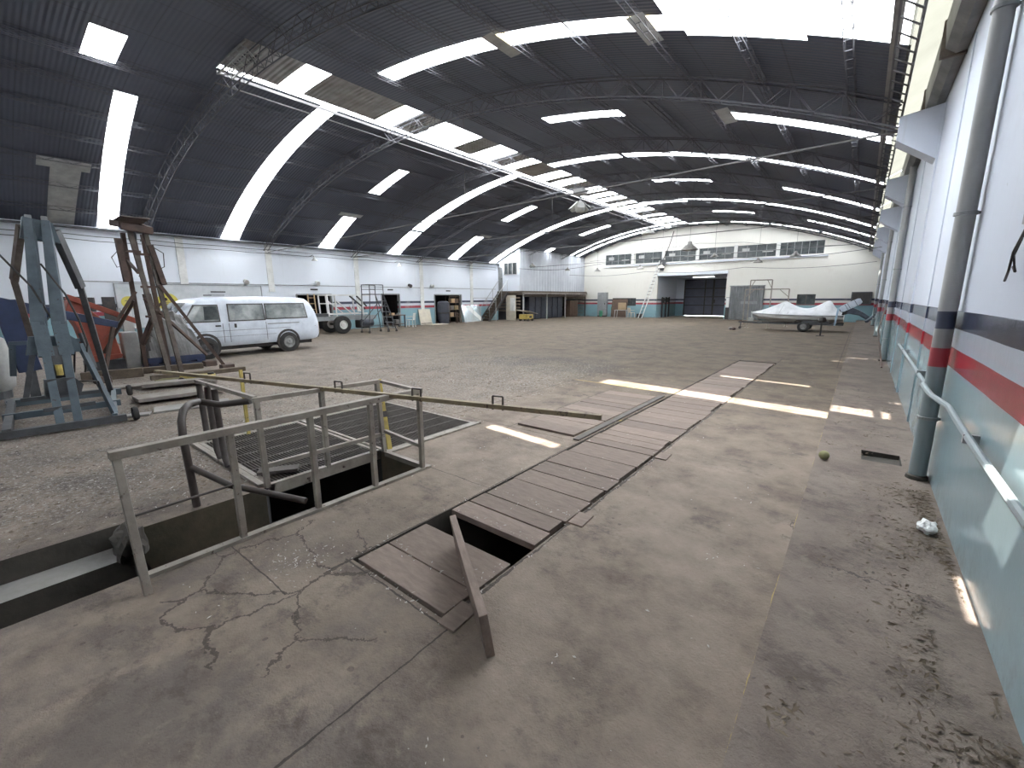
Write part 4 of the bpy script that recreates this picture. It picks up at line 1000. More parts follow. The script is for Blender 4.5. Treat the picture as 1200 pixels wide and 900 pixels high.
MB().box(-.3,.3,-.11,.11,.07,.15).build('body',MT['yellow'],t,bevel=.015); MB().cyl((.25,0,.15),(.25,0,.19),.06,12).build('saddle',MT['black'],t)
for x in (-.25,.25):
    for s in (-1,1): MB().cyl((x,s*.11,.06),(x,s*.15,.06),.06,12).build('wheel',MT['black'],t)
# ------------------------------------------------------------------ far left: truck chassis, platform ladder, table ...
def truck():
    t=thing('truck_chassis','bare truck chassis with a white tubular rack parked at the left wall behind the van','truck',(-20.9,12.2,0))
    P=lambda x,y,z:(x+20.9,y-12.2,z)
    for x in (-20.65,-21.4): MB().box(x+20.9-.05,x+20.9+.05,-1.7,1.75,.66,.88).build('chassis_rail',MT['grey_cab'],t)
    for y in (-1.5,-.6,.4,1.3): MB().box(-.5,.25,y-.05,y+.05,.68,.82).build('crossmember',MT['steel_dark'],t)
    for x in (-20.45,-21.65):
        w=MB().lathe([(.22,-.13),(.38,-.14),(.44,-.1),(.45,0),(.44,.1),(.38,.14),(.22,.13)],P(x,11.85,.45),'x',28,cap=False).build('wheel',MT['tyre'],t,True)
        MB().lathe([(0,.06),(.07,.07),(.09,.03),(.2,.02),(.235,.12),(.25,.12),(.25,-.1),(0,-.1)] if x>-21 else [(0,-.06),(.2,-.02),(.25,-.12),(.25,.1)],P(x,11.85,.45),'x',24).build('rim',MT['white'],w,True)
    MB().cyl(P(-21.65,11.85,.45),P(-20.45,11.85,.45),.06,10).build('axle',MT['black'],t)
    MB().cyl(P(-20.35,12.9,.5),P(-20.35,13.5,.5),.2,16).build('fuel_tank',MT['locker'],t,True)
    MB().box(-.45,.3,.9,1.4,.2,.62).build('gearbox',MT['black'],t,bevel=.05)
    MB().box(-.5,.35,-1.65,-1.0,.88,1.02).build('deck_box',MT['steel_dark'],t)
    r=MT['white']
    for x in (-20.55,-21.4):
        for y in (11.25,11.65,13.15): MB().beam(P(x,y,.88),P(x,y-.05,1.92),.06).build('rack_post',r,t)
        MB().beam(P(x,11.2,1.92),P(x,13.6,1.92),.06).build('rack_rail',r,t); MB().beam(P(x,11.25,.98),P(x,13.4,.98),.06).build('rack_rail',r,t)
        MB().beam(P(x,11.7,1.62),P(x,12.5,.98),.05).build('rack_brace',r,t); MB().beam(P(x,11.25,1.5),P(x,11.7,1.5),.05).build('rack_brace',r,t); MB().beam(P(x,12.9,1.4),P(x,13.15,1.0),.05).build('rack_brace',r,t)
    for y in (11.2,12.4,13.5): MB().beam(P(-20.55,y,1.92),P(-21.4,y,1.92),.05).build('rack_cross',r,t)
    for a,b in (((12.45,1.88),(13.3,1.2)),((12.85,1.88),(13.4,1.35))): MB().beam(P(-20.6,*a),P(-20.6,*b),.06).build('dark_strut',MT['black'],t)
truck()
t=thing('wooden_ladder','short pale wooden ladder standing in the dark doorway behind the van','ladder',(-22.6,11.3,0),(0,radians(-4),0))
for y in (0,.42): MB().beam((0,y,0),(0,y*.8+.05,2.0),.05).build('stile',MT['plywood'],t)
for k in range(6): MB().beam((0,.03,.3+k*.3),(0,.4,.3+k*.3),.035).build('rung',MT['plywood'],t)
t=thing('platform_ladder','grey wheeled platform ladder with guard rails standing beside the truck rack','ladder',(-19.4,13.25,0))
K=MT['steel_dark']
for x in (0,-.7):
    for y,yb_ in ((-.4,-.55),(.4,.6)): MB().tube([(x,yb_,.08),(x,y,1.95),(x,y,2.42)],.022,8).build('post',K,t)
    MB().tube([(x,-.4,2.42),(x,.4,2.42)],.02,8).build('guard_rail',K,t); MB().tube([(x,-.4,2.2),(x,.4,2.2)],.015,8).build('guard_rail',K,t)
    MB().tube([(x,.4,1.9),(x,1.1,.08)],.025,8).build('stair_rail',K,t)
    MB().beam((x,-.5,.5),(x,.5,1.5),.03).build('brace',K,t); MB().beam((x,-.55,.35),(x,.55,.35),.03).build('brace',K,t)
    for y in (-.55,.6,1.1): MB().cyl((x-.02,y,.06),(x+.02,y,.06),.06,12).build('caster',MT['black'],t)
MB().tube([(-.7,-.4,2.42),(0,-.4,2.42)],.02,8).build('guard_rail',K,t)
MB().box(-.72,.02,-.42,.42,1.93,1.97).build('platform',K,t)
for k in range(6): MB().box(-.7,0,.42+k*.11,.56+k*.11,1.6-k*.28,1.63-k*.28).build('step',MT['grey_cab'],t)
t=thing('work_table','dark cluttered work table before the open doorway of the left wall','table',(-22.2,16.4,0))
MB().box(-.35,.35,-.5,.5,.72,.77).build('tabletop',MT['brown_wood'],t)
for x in (-.3,.3):
    for y in (-.45,.45): MB().box(x-.03,x+.03,y-.03,y+.03,0,.72).build('leg',MT['steel_dark'],t)
MB().box(-.3,.3,-.45,.45,.2,.23).build('shelf',MT['brown_wood'],t)
for (dx,dy,s,mat,lab) in ((0,-.25,(.15,.2,.12),'cardboard','cardboard box on the left half of the cluttered work table'),(.05,.2,(.12,.14,.1),'grey_cab','grey tin box on the right half of the cluttered work table'),(0,0,(.2,.25,.25),'plastic','dark bundle on the lower shelf of the work table')):
    z=.77 if mat!='plastic' else .23
    o=MB().box(-s[0],s[0],-s[1]/2,s[1]/2,0,s[2]).build('storage_box',MT[mat],bevel=.01); o.location=(-22.2+dx,16.4+dy,z); tag(o,lab,'box')
def chair(name,loc,rz,lab,mat):
    t=thing(name,lab,'chair',loc,(0,0,rz))
    MB().box(-.22,.22,-.22,.22,.42,.45).build('seat',mat,t,bevel=.01)
    MB().beam((0,.21,.45),(0,.27,.85),.42,.03,up=(0,1,0)).build('backrest',mat,t)
    for x in (-.19,.19):
        for y in (-.19,.19): MB().beam((x*1.12,y*1.12,0),(x,y,.43),.035).build('leg',mat,t)
    for x in (-.2,.2): MB().box(x-.02,x+.02,-.2,.22,.62,.65).build('armrest',mat,t)
chair('plastic_chair',(-21.9,17.3,0),radians(-60),'white plastic chair beside the cluttered table at the left wall',MT['white'])
# things along the left wall
t=thing('leaning_board','pale curved board leaning on the teal wall left of the rolled sheet','board',(XL+.35,19.4,0),(0,radians(-12),0)); MB().box(-.02,.02,-.5,.5,0,1.05).build('board',MT['cream'],t); MB().box(.02,.03,-.45,.45,.05,.12).build('batten',MT['timber_grey'],t)
o=tag(MB().box(-.35,.35,-.8,.7,0,.03).build('floor_mat',MT['cream']),'pale flat sheet lying on the floor below the leaning board','sheet'); o.location=(XL+.8,20.0,0.004)
t=thing('rolled_sheet','tall grey covered roll standing in the wide doorway of the left wall','roll',(XL+.2,21.1,0)); MB().lathe([(.36,0),(.4,.3),(.44,1.0),(.42,1.45),(.3,1.55),(0,1.56)],n=20).build('roll',MT['locker'],t,True); MB().lathe([(.43,.7),(.45,.72),(.45,.76),(.43,.78)],n=20).build('strap',MT['black'],t)
t=thing('stool','small dark wooden stool in front of the wide doorway','stool',(XL+.9,21.9,0)); MB().cyl((0,0,.62),(0,0,.66),.18,16).build('seat',MT['brown_wood'],t)
for a in range(4): MB().beam((.2*cos(a*pi/2+.4),.2*sin(a*pi/2+.4),0),(.12*cos(a*pi/2+.4),.12*sin(a*pi/2+.4),.62),.035).build('leg',MT['brown_wood'],t)
t=thing('shelf_rack','brown cluttered rack inside the wide doorway of the left wall','rack',(XL-.2,22.4,0))
for y in (-.5,.5):
    for x in (-.2,.2): MB().box(x-.02,x+.02,y-.02,y+.02,0,1.9).build('upright',MT['timber'],t)
for z in (.4,.9,1.4,1.85): MB().box(-.22,.22,-.52,.52,z,z+.03).build('shelf',MT['timber'],t)
for k,(y,z,mat) in enumerate(((-.25,.43,'cardboard'),(.2,.43,'rusty'),(-.2,.93,'rusty_grey'),(.25,.93,'plywood'),(-.1,1.43,'cardboard'),(.28,1.43,'brown_wood'))):
    o=MB().box(-.16,.16,-.18,.18,0,.3).build('storage_box',MT[mat],bevel=.01); o.location=(XL-.2,22.4+y,z)
    tag(o,'%s box on the %s shelf of the brown rack, %s side'%({'cardboard':'cardboard','rusty':'rusty','rusty_grey':'grey rusty','plywood':'plywood','brown_wood':'dark brown'}[mat],['lowest','lowest','middle','middle','top','top'][k],'left' if y<0 else 'right'),'box')
t=thing('glass_sheet','pale clear sheet leaning against the teal wall near the stairs','glass sheet',(XL+.6,23.8,0),(0,radians(-16),0)); MB().prism([(-1.0,0),(.9,0),(.9,1.3),(-1.0,1.3)],'x',-.01,.01).build('sheet',MT['glass_clear'] if 'glass_clear' in MT else MT['grey_cab'],t)
MB().prism([(-.7,1.25),(.75,.02),(.85,.35),(-.2,1.28)],'x',.011,.016).build('white_streak',MT['white'],t)
for y in (-1.0,.9): MB().box(-.02,.02,y-.02,y+.02,0,1.33).build('frame',MT['grey_cab'],t)
t=thing('pipe_rack','thin pale tubular frame standing before the left wall near the stairs','frame',(XL+1.3,24.6,0))
for y in (-1.6,.9): MB().tube([(0,y,0),(0,y,1.75)],.02,8).build('post',MT['dirty_white'],t)
MB().tube([(0,-1.6,1.75),(0,.9,1.75)],.02,8).build('top_bar',MT['dirty_white'],t)

# ------------------------------------------------------------------ mezzanine with office box, stairs
XO=-21.0
t=thing('mezzanine','brown timber and steel mezzanine deck under the white office box','mezzanine',(XO,27.2,0))
MB().box(XL-XO+.02,.35,0,10.1,2.16,2.28).build('deck',MT['timber'],t)
for k in range(18): MB().box(XL-XO+.02,.30,.1+k*.57,.2+k*.57,1.98,2.16).build('joist',MT['timber'],t)
MB().box(.3,.42,0,10.1,2.02,2.16).build('edge_beam',MT['timber_grey'],t); MB().box(.3,.36,0,10.1,1.86,1.92).build('edge_beam',MT['timber'],t)
for y in (.15,3.4,6.3,9.9): MB().box(.27,.35,y-.04,y+.04,0,2.0).build('post',MT['dirty_white'] if y<7 else MT['black'],t)
for k in range(6): MB().box(.2,.24,8.2,9.6,.35+k*.27,.39+k*.27).build('slat',MT['timber'],t)
for k in range(5): MB().box(-2.1,.1,.0,.05,.7+k*.25,.82+k*.25).build('end_slat',MT['timber'],t)
def corr():
    m=N('white corrugated office cladding'); P=m.pos(); X=m.xyz(P); w_=m.math('SINE',m.math('MULTIPLY',X[1],2*pi/.4))
    col=m.ramp(m.noise(1.2,5,.6,P),[(.3,(.55,.57,.61)),(.75,(.43,.45,.5))]); m.bsdf(col,.55,0,w_,.5,.04); return m.mat
MT['clad']=corr()
m=MB()  # long face and end face
n=20
m.add([(XO,27.3,2.28),(XO,YF,2.28),(XO,YF,zr(XO)-.03),(XO,27.3,zr(XO)-.03)],[(0,1,2,3)],0)
xs_=[XL+(XO-XL)*i/8 for i in range(9)]
WD=(XO-1.55,XO-.3,3.55,4.45); DO=(XL+.05,XO-1.75,2.28,4.15)
hol=[WD,DO]
xx=sorted({XL,XO,WD[0],WD[1],DO[0],DO[1]}); zz=sorted({2.28,WD[2],WD[3],DO[3]})
for i in range(len(xx)-1):
    a,c=xx[i],xx[i+1]
    for j in range(len(zz)):
        z0=zz[j]; top=j==len(zz)-1; za,zc=(zr(a)-.03,zr(c)-.03) if top else (zz[j+1],zz[j+1])
        if any(h[0]<(a+c)/2<h[1] and h[2]<=(z0+.01)<h[3] for h in hol): continue
        m.add([(a,27.3,z0),(c,27.3,z0),(c,27.3,zc),(a,27.3,za)],[(0,1,2,3)],1)
m.add([(XL+.05,27.3,2.28),(XL+.05,30,2.28),(XL+.05,30,4.4),(XL+.05,27.3,4.4)],[(0,1,2,3)],1)
struct(m.build('wall_office_box',[MT['clad'],MT['wall']]))
m=MB()
for x in (WD[0],WD[0]+.4,WD[0]+.82,WD[1]): m.box(x-.025,x+.025,27.26,27.33,WD[2],WD[3])
for z in (WD[2],WD[3]): m.box(WD[0],WD[1],27.26,27.33,z-.025,z+.025)
WN[0]+=1; wf=struct(m.build('window_%d'%WN[0],MT['dirty_white'])); MB().box(WD[0],WD[1],27.3,27.31,WD[2],WD[3]).build('pane',MT['glass_dark'],wf)
d=struct(MB().box(DO[0],DO[1],27.31,27.36,DO[2],DO[3]).build('door_4',MT['grey_cab'])); MB().box(DO[1]-.1,DO[1]-.06,27.27,27.31,3.2,3.3).build('door_handle',MT['black'],d)
t=thing('staircase','dark steel staircase with pale handrails rising to the office door','staircase',(-22.6,24.9,0))
for x in (-.45,.45):
    MB().beam((x,0,.0),(x,2.35,2.2),.05,.2).build('stringer',MT['black'],t)
    MB().tube([(x,-.05,.9),(x,2.3,3.15)],.02,8).build('handrail',MT['dirty_white'],t)
    for k in range(4): MB().tube([(x,.1+k*.72,.1+k*.68),(x,.1+k*.72,1.05+k*.69)],.014,6).build('baluster',MT['dirty_white'],t)
for k in range(11): MB().box(-.45,.45,.05+k*.21,.27+k*.21,.17+k*.197,.20+k*.197).build('tread',MT['timber'],t)
for k in range(11): MB().box(-.43,.43,.25+k*.21,.27+k*.21,.0+k*.197,.2+k*.197).build('riser',MT['timber'],t)
# below the deck
m=MB(); m.box(XL+.02,XO+.2,27.22,27.3,0,1.98); 
t=thing('cream_panel','tall cream panel with a white box closing the end below the deck','panel',(XO-.75,27.1,0)); MB().box(-.5,.45,0,.08,0,1.95).build('panel',MT['cream'],t); MB().box(.05,.45,-.16,0,.75,1.75).build('white_box',MT['white'],t,bevel=.01)
struct(MB().box(XL+.02,XL+.1,27.3,YF,0,2.0).build('wall_under_deck',MT['dark_room']))
for i in range(6):
    y=29.0+i*.86
    t=thing('locker','blue grey sheet locker under the mezzanine, %s from the stairs'%ordn(i),'locker',(XO-.35,y,0),group='lockers under the mezzanine')
    MB().box(-.5,0,0,.8,.05,1.82).build('body',MT['locker'],t); MB().box(0,.02,.03,.77,.1,1.78).build('door',MT['locker'],t,bevel=.006); MB().box(.02,.04,.68,.71,.85,1.0).build('handle',MT['black'],t); MB().box(-.45,-.02,.03,.77,0,.05).build('plinth',MT['black'],t)
t=thing('wooden_crate_stack','brown slatted crate under the far end of the mezzanine','crate',(XO-.2,35.2,0)); MB().box(-.6,0,0,1.4,0,1.5).build('body',MT['brown_wood'],t)
for k in range(5): MB().box(0,.02,0,1.4,.1+k*.3,.25+k*.3).build('slat',MT['brown_wood'],t)
t=thing('yellow_cart','yellow wheeled cart in front of the mezzanine, covered by a pale board','cart',(XO+.95,26.85,0))
MB().box(-.38,.38,-.42,.42,.14,.52).build('body',MT['yellow'],t,bevel=.05)
for x in (-.38,.38):
    for y in (-.25,.28): MB().cyl((x-.03,y,.1),(x+.03,y,.1),.1,14).build('wheel',MT['black'],t)
MB().box(.38,.40,-.1,.2,.24,.4).build('hatch',MT['black'],t)
o=MB().box(-.5,.5,-.85,.85,0,.03).build('cover_board',MT['cream']); o.location=(XO+.95,27.0,.68); o.rotation_euler=(radians(-9),radians(4),.15); tag(o,'pale warped board lying over the yellow cart','board')
# ------------------------------------------------------------------ far wall things
t=thing('electric_cabinet','tall grey electric cabinet against the far wall beside the mezzanine','cabinet',(-18.9,YF-.35,0))
MB().box(-.45,.45,0,.33,.1,2.2).build('body',MT['grey_cab'],t,bevel=.01); MB().box(-.4,.4,-.02,0,.2,2.1).build('door',MT['grey_cab'],t,bevel=.008); MB().box(.28,.34,-.05,-.02,1.1,1.25).build('handle',MT['black'],t); MB().box(-.42,.42,.02,.3,0,.1).build('plinth',MT['black'],t)
o=lump('green_bag',MT['green'],(-18.7,YF-.85,.3),.22,5,3,.3,(.8,.8,1.4)); tag(o,'green and white bag standing in front of the electric cabinet','bag')
t=thing('hose_reel','green hose reel on the far wall beside the brown sheet','hose reel',(-17.75,YF-.12,.75)); 
m=MB()
for r_ in (.2,.25,.3): m.tube([(r_*cos(a*.3),0,r_*sin(a*.3)) for a in range(22)],.025,6)
m.build('hose',MT['green'],t); MB().lathe([(0,.0),(.08,0),(.08,.08),(0,.08)],axis='y',n=14).build('hub',MT['black'],t)
t=thing('plywood_sheet','brown wooden sheet leaning on the far wall','panel',(-17.2,YF-.35,0),(radians(-8),0,0)); MB().box(-.75,.75,-.02,.02,0,1.6).build('panel',MT['brown_wood'],t)
for x in (-.7,.7): MB().box(x-.04,x+.04,-.045,-.02,0,1.6).build('batten',MT['brown_wood'],t)
t=thing('side_table','small white table with thin legs before the brown sheet','table',(-16.6,YF-1.0,0)); MB().box(-.6,.6,-.3,.3,.62,.66).build('tabletop',MT['dirty_white'],t)
for x in (-.52,.52):
    for y in (-.25,.25): MB().beam((x*1.1,y,0),(x,y,.62),.05).build('leg',MT['dirty_white'],t)
o=MB().box(-.3,.3,-.18,.18,0,.62).build('cardboard_box',MT['plywood'],bevel=.01); o.location=(-16.6,YF-.95,.66); tag(o,'tan cardboard box standing on the small white table','box')
chair('plastic_chair',(-15.75,YF-.9,0),radians(150),'cream plastic chair right of the small white table',MT['cream'])
o=MB().box(-.22,.22,-.2,.2,0,.34).build('crate',MT['black'],bevel=.02); o.location=(-15.1,YF-.6,0.002); tag(o,'small dark crate on the floor right of the cream chair','crate')
t=thing('ladder','tall white extension ladder leaning against the far wall beside the alcove','ladder',(0,0,0))
a0=Vector((-14.75,YF-1.35,0)); a1=Vector((-13.62,YF-.2,4.75)); dr=Vector((.0,0,0))
for s in (-.16,.16): MB().beam(a0+Vector((s,0,0)),a1+Vector((s*.8,0,0)),.035,.07).build('stile',MT['white'],t)
for k in range(1,17): f=k/17; MB().beam(a0.lerp(a1,f)+Vector((-.16,0,0)),a0.lerp(a1,f)+Vector((.16,0,0)),.03).build('rung',MT['steel_dark'],t)
o=MB().box(-.22,.22,-.06,.06,-.45,.45).build('bracket_box',MT['steel_dark']); o.location=(-13.5,YF-.2,4.4); o.rotation_euler=(0,radians(14),0); tag(o,'grey floodlight housing on the far wall at the top of the ladder','floodlight')
tag(MB().tube([(-13.5,YF-.1,4.8),(-13.1,YF-.08,5.8),(-12.75,YF-.06,7.05)],.03,6).build('wall_pipe',MT['wire']),'dark thin pipe slanting up the far wall above the ladder to the roof','pipe')
# windows in the far wall
def framewin(a,b,z0,z1,nv,frame='dirty_white',nh=0,y=YF):
    WN[0]+=1; m=MB()
    for k in range(nv+1):
        x=a+(b-a)*k/nv; w_=.03 if 0<k<nv else .04; m.box(x-w_/2,x+w_/2,y+.02,y+.08,z0,z1)
    for z in [z0,z1]+[z0+(z1-z0)*(k+1)/(nh+1) for k in range(nh)]: m.box(a,b,y+.02,y+.08,z-.02,z+.02)
    o=struct(m.build('window_%d'%WN[0],MT[frame])); MB().box(a,b,y+.045,y+.055,z0,z1).build('pane',MT['glass_dark'],o); return o
for i,(a,b) in enumerate(WINS):
    o=framewin(a,b,4.62,5.52,[4,3,4,4,4,6][i],'grey_cab',1 if i in (2,3,4) else 0)
    if i<5:
        s=MB().box(b-.9,b-.2,YF+.03,YF+.07,4.95,5.02).box(a+.3,a+.8,YF+.035,YF+.06,5.05,5.3).build('broken_sash',MT['dirty_white'],o)
framewin(-18.0,-15.75,1.0,1.68,4,'black')
framewin(-3.72,-2.62,1.15,1.88,2,'timber')
struct(MB().box(-19.0,-2.2,YF-.10,YF,4.42,4.56).build('trim_far_ledge',MT['wall']))
struct(MB().box(-13.95,-8.4,YF-.12,YF,3.5,3.72).build('trim_far_lintel',MT['wall']))
for i in range(5): 
    x=(WINS[i][1]+WINS[i+1][0])/2; struct(MB().box(x-.12,x+.12,YF-.08,YF,4.56,5.6).build('trim_far_mullion',MT['white']))
t=thing('wall_box','large dark grey box on the far wall in the right corner','box',(-.06,YF-.32,1.18)); MB().box(-.58,.5,0,.3,0,.82).build('housing',MT['steel_dark'],t,bevel=.01); MB().box(-.5,.42,-.02,0,.06,.76).build('front',MT['black'],t)
# gate of the alcove
g=struct(MB().box(-13.15,-9.45,YF+ad-.02,YF+ad+.02,.06,3.3).build('door_5',MT['gate'] if 'gate' in MT else MT['locker']))
m=MB()
for x in (-13.1,-11.3,-9.5): m.box(x-.05,x+.05,YF+ad-.08,YF+ad-.02,.1,3.32)
m.box(-10.65,-10.5,YF+ad-.1,YF+ad-.02,.1,3.32)
for z in (.14,1.0,1.75,2.5,3.28): m.box(-13.1,-9.5,YF+ad-.07,YF+ad-.02,z-.04,z+.04)
m.build('gate_frame',MT['black'],g); MB().box(-10.5,-10.38,YF+ad-.12,YF+ad-.08,1.2,1.5).build('gate_lock',MT['black'],g)
t=thing('strip_light','white fluorescent strip light under the alcove ceiling before the gate','lamp',(-10.9,YF+2.6,3.44))
MB().box(-.9,.9,-.08,.08,0,.06).build('housing',MT['white'],t)
e=N('lit fluorescent tube'); em=e.n('ShaderNodeEmission'); em.inputs[0].default_value=(.95,.97,1,1); em.inputs[1].default_value=3.0; e.l(em.outputs[0],e.out.inputs[0])
for s in (-.04,.04): MB().cyl((-.85,s,-.025),(.85,s,-.025),.022,10).build('tube',e.mat,t)
t=thing('alcove_post','black steel posts with a notice frame in the alcove beside the left wall','post',(-13.75,YF+.9,0))
for y in (0,.9,1.7): MB().box(0,.09,y-.05,y+.05,0,1.75).build('post',MT['black'],t)
MB().box(0,.06,-.1,.5,1.25,1.7).build('dark_box',MT['black'],t); MB().box(0,.06,.8,1.5,1.3,1.7).build('dark_box',MT['black'],t)
# corrugated door leaf
def corrdoor():
    m=N('grey corrugated steel door sheet'); P=m.pos(); X=m.xyz(P); w_=m.math('SINE',m.math('MULTIPLY',X[0],2*pi/.16))
    col=m.ramp(m.noise(1.5,5,.6,P),[(.3,(.2,.21,.215)),(.75,(.13,.135,.135))]); m.bsdf(col,.5,.2,w_,.7,.03); return m.mat
t=thing('corrugated_door','grey corrugated steel sliding door leaning over the far wall right of the alcove','door',(-6.95,YF-.14,0)); MB().box(-1.15,1.15,0,.06,.03,2.5).build('sheet',corrdoor(),t)
MB().box(-1.2,1.2,-.02,.08,2.5,2.58).build('track',MT['grey_cab'],t); MB().box(-.35,.75,-.03,0,1.2,1.4).build('patch',MT['grey_cab'],t)
t=thing('notice_board','white paper notice on a dark post at the right edge of the alcove','notice',(-8.25,YF-.06,0)); MB().box(-.1,.12,-.02,.0,.95,1.65).build('paper',MT['paper'],t); MB().box(-.12,.14,0,.03,.9,1.7).build('backing',MT['grey_cab'],t); MB().box(-.12,.2,-.03,.02,.0,.9).build('dark_base',MT['black'],t)

# ------------------------------------------------------------------ boat on trailer, gantry frames
def boat():
    t=thing('boat','white motor boat covered by a pale tarpaulin on a trailer at the far right','boat',(-2.9,26.5,0))
    X0=-1.72; X1=1.78
    secs=[(-1.72,.02,.90,.82),(-1.35,.30,.87,.56),(-.75,.58,.85,.47),(.05,.76,.83,.43),(.95,.84,.82,.42),(1.75,.84,.82,.42),(2.28,.80,.82,.46)]
    rings=[]
    for x,hw,zt,zb in secs: rings.append([(x,-hw,zt),(x,-hw*.92,(zt+zb)/2),(x,-hw*.5,zb+.06),(x,0,zb),(x,hw*.5,zb+.06),(x,hw*.92,(zt+zb)/2),(x,hw,zt)])
    MB().loft(rings,True,True).build('hull',MT['white'],t,True)
    m=MB()
    for k in range(len(secs)-1):
        a,b=secs[k],secs[k+1]
        for s in (-1,1): m.beam((a[0],s*(a[1]+.01),a[2]-.03),(b[0],s*(b[1]+.01),b[2]-.03),.05,.06)
    m.build('rub_rail',MT['grey_cab'],t)
    # tarpaulin: two tents with a sagging middle
    prof=[(-1.66,.93),(-1.2,1.02),(-.6,1.3),(-.22,1.5),(-.1,1.5),(.3,1.22),(.75,1.1),(1.1,1.2),(1.5,1.5),(1.72,1.56),(1.86,1.2),(2.2,.94)]
    rings=[]
    for x,zt in prof:
        hw=.1
        for a,b in zip(secs,secs[1:]):
            if a[0]<=x<=b[0]: hw=a[1]+(b[1]-a[1])*(x-a[0])/(b[0]-a[0])
        hw+=.03; h=zt-.84
        rings.append([(x,-hw,.82),(x,-hw*.97,.86),(x,-hw*.55,.84+h*.62),(x,-hw*.2,.84+h*.93),(x,0,zt),(x,hw*.2,.84+h*.93),(x,hw*.55,.84+h*.62),(x,hw*.97,.86),(x,hw,.82)])
    o=MB().loft(rings,False,False).build('tarpaulin',MT['tarp'],t,True); s=o.modifiers.new('s','SUBSURF'); s.levels=2; s.render_levels=2
    m=MB()
    for x,zt in ((-.16,1.48),(.2,1.27),(1.25,1.28),(1.6,1.5)): m.tube([(x-.2,-.8,.86),(x-.08,-.42,.84+(zt-.84)*.64),(x,0,zt+.012)],.008,5)
    m.build('seam',MT['grey_cab'],t)
boat()
t=thing('boat_trailer','grey single axle boat trailer under the covered boat','trailer',(-2.9,26.5,0))
for s in (-.55,.55): MB().box(-1.5,2.3,s-.04,s+.04,.34,.41).build('frame_rail',MT['steel_dark'],t)
MB().box(-2.3,-1.4,-.04,.04,.34,.42).build('drawbar',MT['steel_dark'],t)
for x in (-1.3,.2,1.9): MB().box(x-.04,x+.04,-.58,.58,.34,.40).build('crossbar',MT['steel_dark'],t)
MB().cyl((.75,-.7,.26),(.75,.7,.26),.03,8).build('axle',MT['black'],t)
for s in (-1,1):
    w_=MB().lathe([(.14,-.07),(.23,-.08),(.26,-.05),(.265,0),(.26,.05),(.23,.08),(.14,.07)],(.75,s*.76,.265),'y',24,cap=False).build('wheel',MT['tyre'],t,True)
    MB().lathe([(0,s*.05),(.04,s*.06),(.06,s*.03),(.12,s*.03),(.145,s*.07),(.155,s*.07),(.155,-s*.03)],(.75,s*.76,.265),'y',20).build('rim',MT['rim'],w_,True)
    MB().prism([(.35,.5),(.45,.57),(1.05,.57),(1.15,.5),(1.1,.5),(1.02,.54),(.48,.54),(.4,.5)],'y',s*.66,s*.88).build('mudguard',MT['black'],t)
MB().tube([(-2.2,0,.38),(-2.2,0,.06)],.03,8).build('jockey_post',MT['steel_dark'],t); MB().cyl((-2.22,-.04,.07),(-2.22,.04,.07),.07,14).build('jockey_wheel',MT['black'],t)
MB().beam((-1.68,0,.4),(-1.72,0,.95),.05).build('winch_post',MT['white'],t); MB().box(-1.85,-1.6,-.1,.1,.42,.62).build('winch',MT['dirty_white'],t,bevel=.03)
MB().beam((1.98,-.9,.36),(2.05,-.9,1.2),.07).build('side_guide',MT['sky_blue'],t)
t=thing('outboard_motor','tilted outboard motor with pale striped cowling at the stern of the boat','motor',(-.55,26.5,.95))
a0=Vector((-.25,0,.12)); a1=Vector((.50,0,.58)); ax=(a1-a0).normalized(); up_=Vector((-ax.z,0,ax.x)); sd_=Vector((0,1,0))
rings=[]
for f,w_,h_ in ((0,.7,.7),(.12,1,.95),(.6,1,1),(.9,.95,.9),(1,.7,.6)):
    c_=a0.lerp(a1,f); rings.append([c_+sd_*(y*w_)+up_*(z*h_) for y,z in ((-.2,-.16),(-.22,.0),(-.16,.16),(.16,.16),(.22,.0),(.2,-.16))])
o=MB().loft(rings).build('cowling',MT['cowl'],t,True)
for f in (.3,.42,.75):
    c_=a0.lerp(a1,f); MB().beam(c_-sd_*.226+up_*-.14,c_-sd_*.20+up_*.14,.04,.02).build('stripe',MT['motor'],o)
MB().beam((.05,0,.12),(.52,0,-.03),.18,.34,w2=.14,h2=.22).beam((.50,0,-.02),(.86,0,-.28),.12,.2,w2=.09).build('leg',MT['motor'],t,bevel=.02)
MB().beam((.52,0,.02),(.74,0,-.22),.3,.03).build('plate',MT['motor'],t)
MB().tube([(.74,0,-.42),(.84,0,-.34),(.96,0,-.23),(1.03,0,-.17)],.07,12).build('gear_case',MT['motor'],t,True)
m=MB()
for k in range(3): a=k*2*pi/3; m.beam((1.03,.03*cos(a),-.17+.03*sin(a)),(1.05,.15*cos(a),-.17+.15*sin(a)),.02,.1,up=(1,.6,0))
m.build('propeller',MT['grey_cab'],t); MB().prism([(.83,-.38),(.94,-.30),(.87,-.45),(.82,-.47)],'y',-.012,.012).build('skeg',MT['motor'],t)
MB().beam((-.22,0,-.02),(.05,0,.1),.12,.3).build('bracket',MT['black'],t)
t=thing('trestle_stand','black iron stand with a rounded head in front of the boat','stand',(-1.30,23.5,0))
MB().beam((0,0,0),(0,0,.62),.06).build('post',MT['black'],t); MB().lathe([(0,.58),(.14,.6),(.17,.68),(.12,.8),(0,.83)],n=16).build('head',MT['black'],t,True); MB().beam((-.75,0,.58),(.25,0,.6),.09,.1).build('arm',MT['steel_dark'],t); MB().box(-.15,.15,-.15,.15,0,.02).build('base',MT['black'],t)
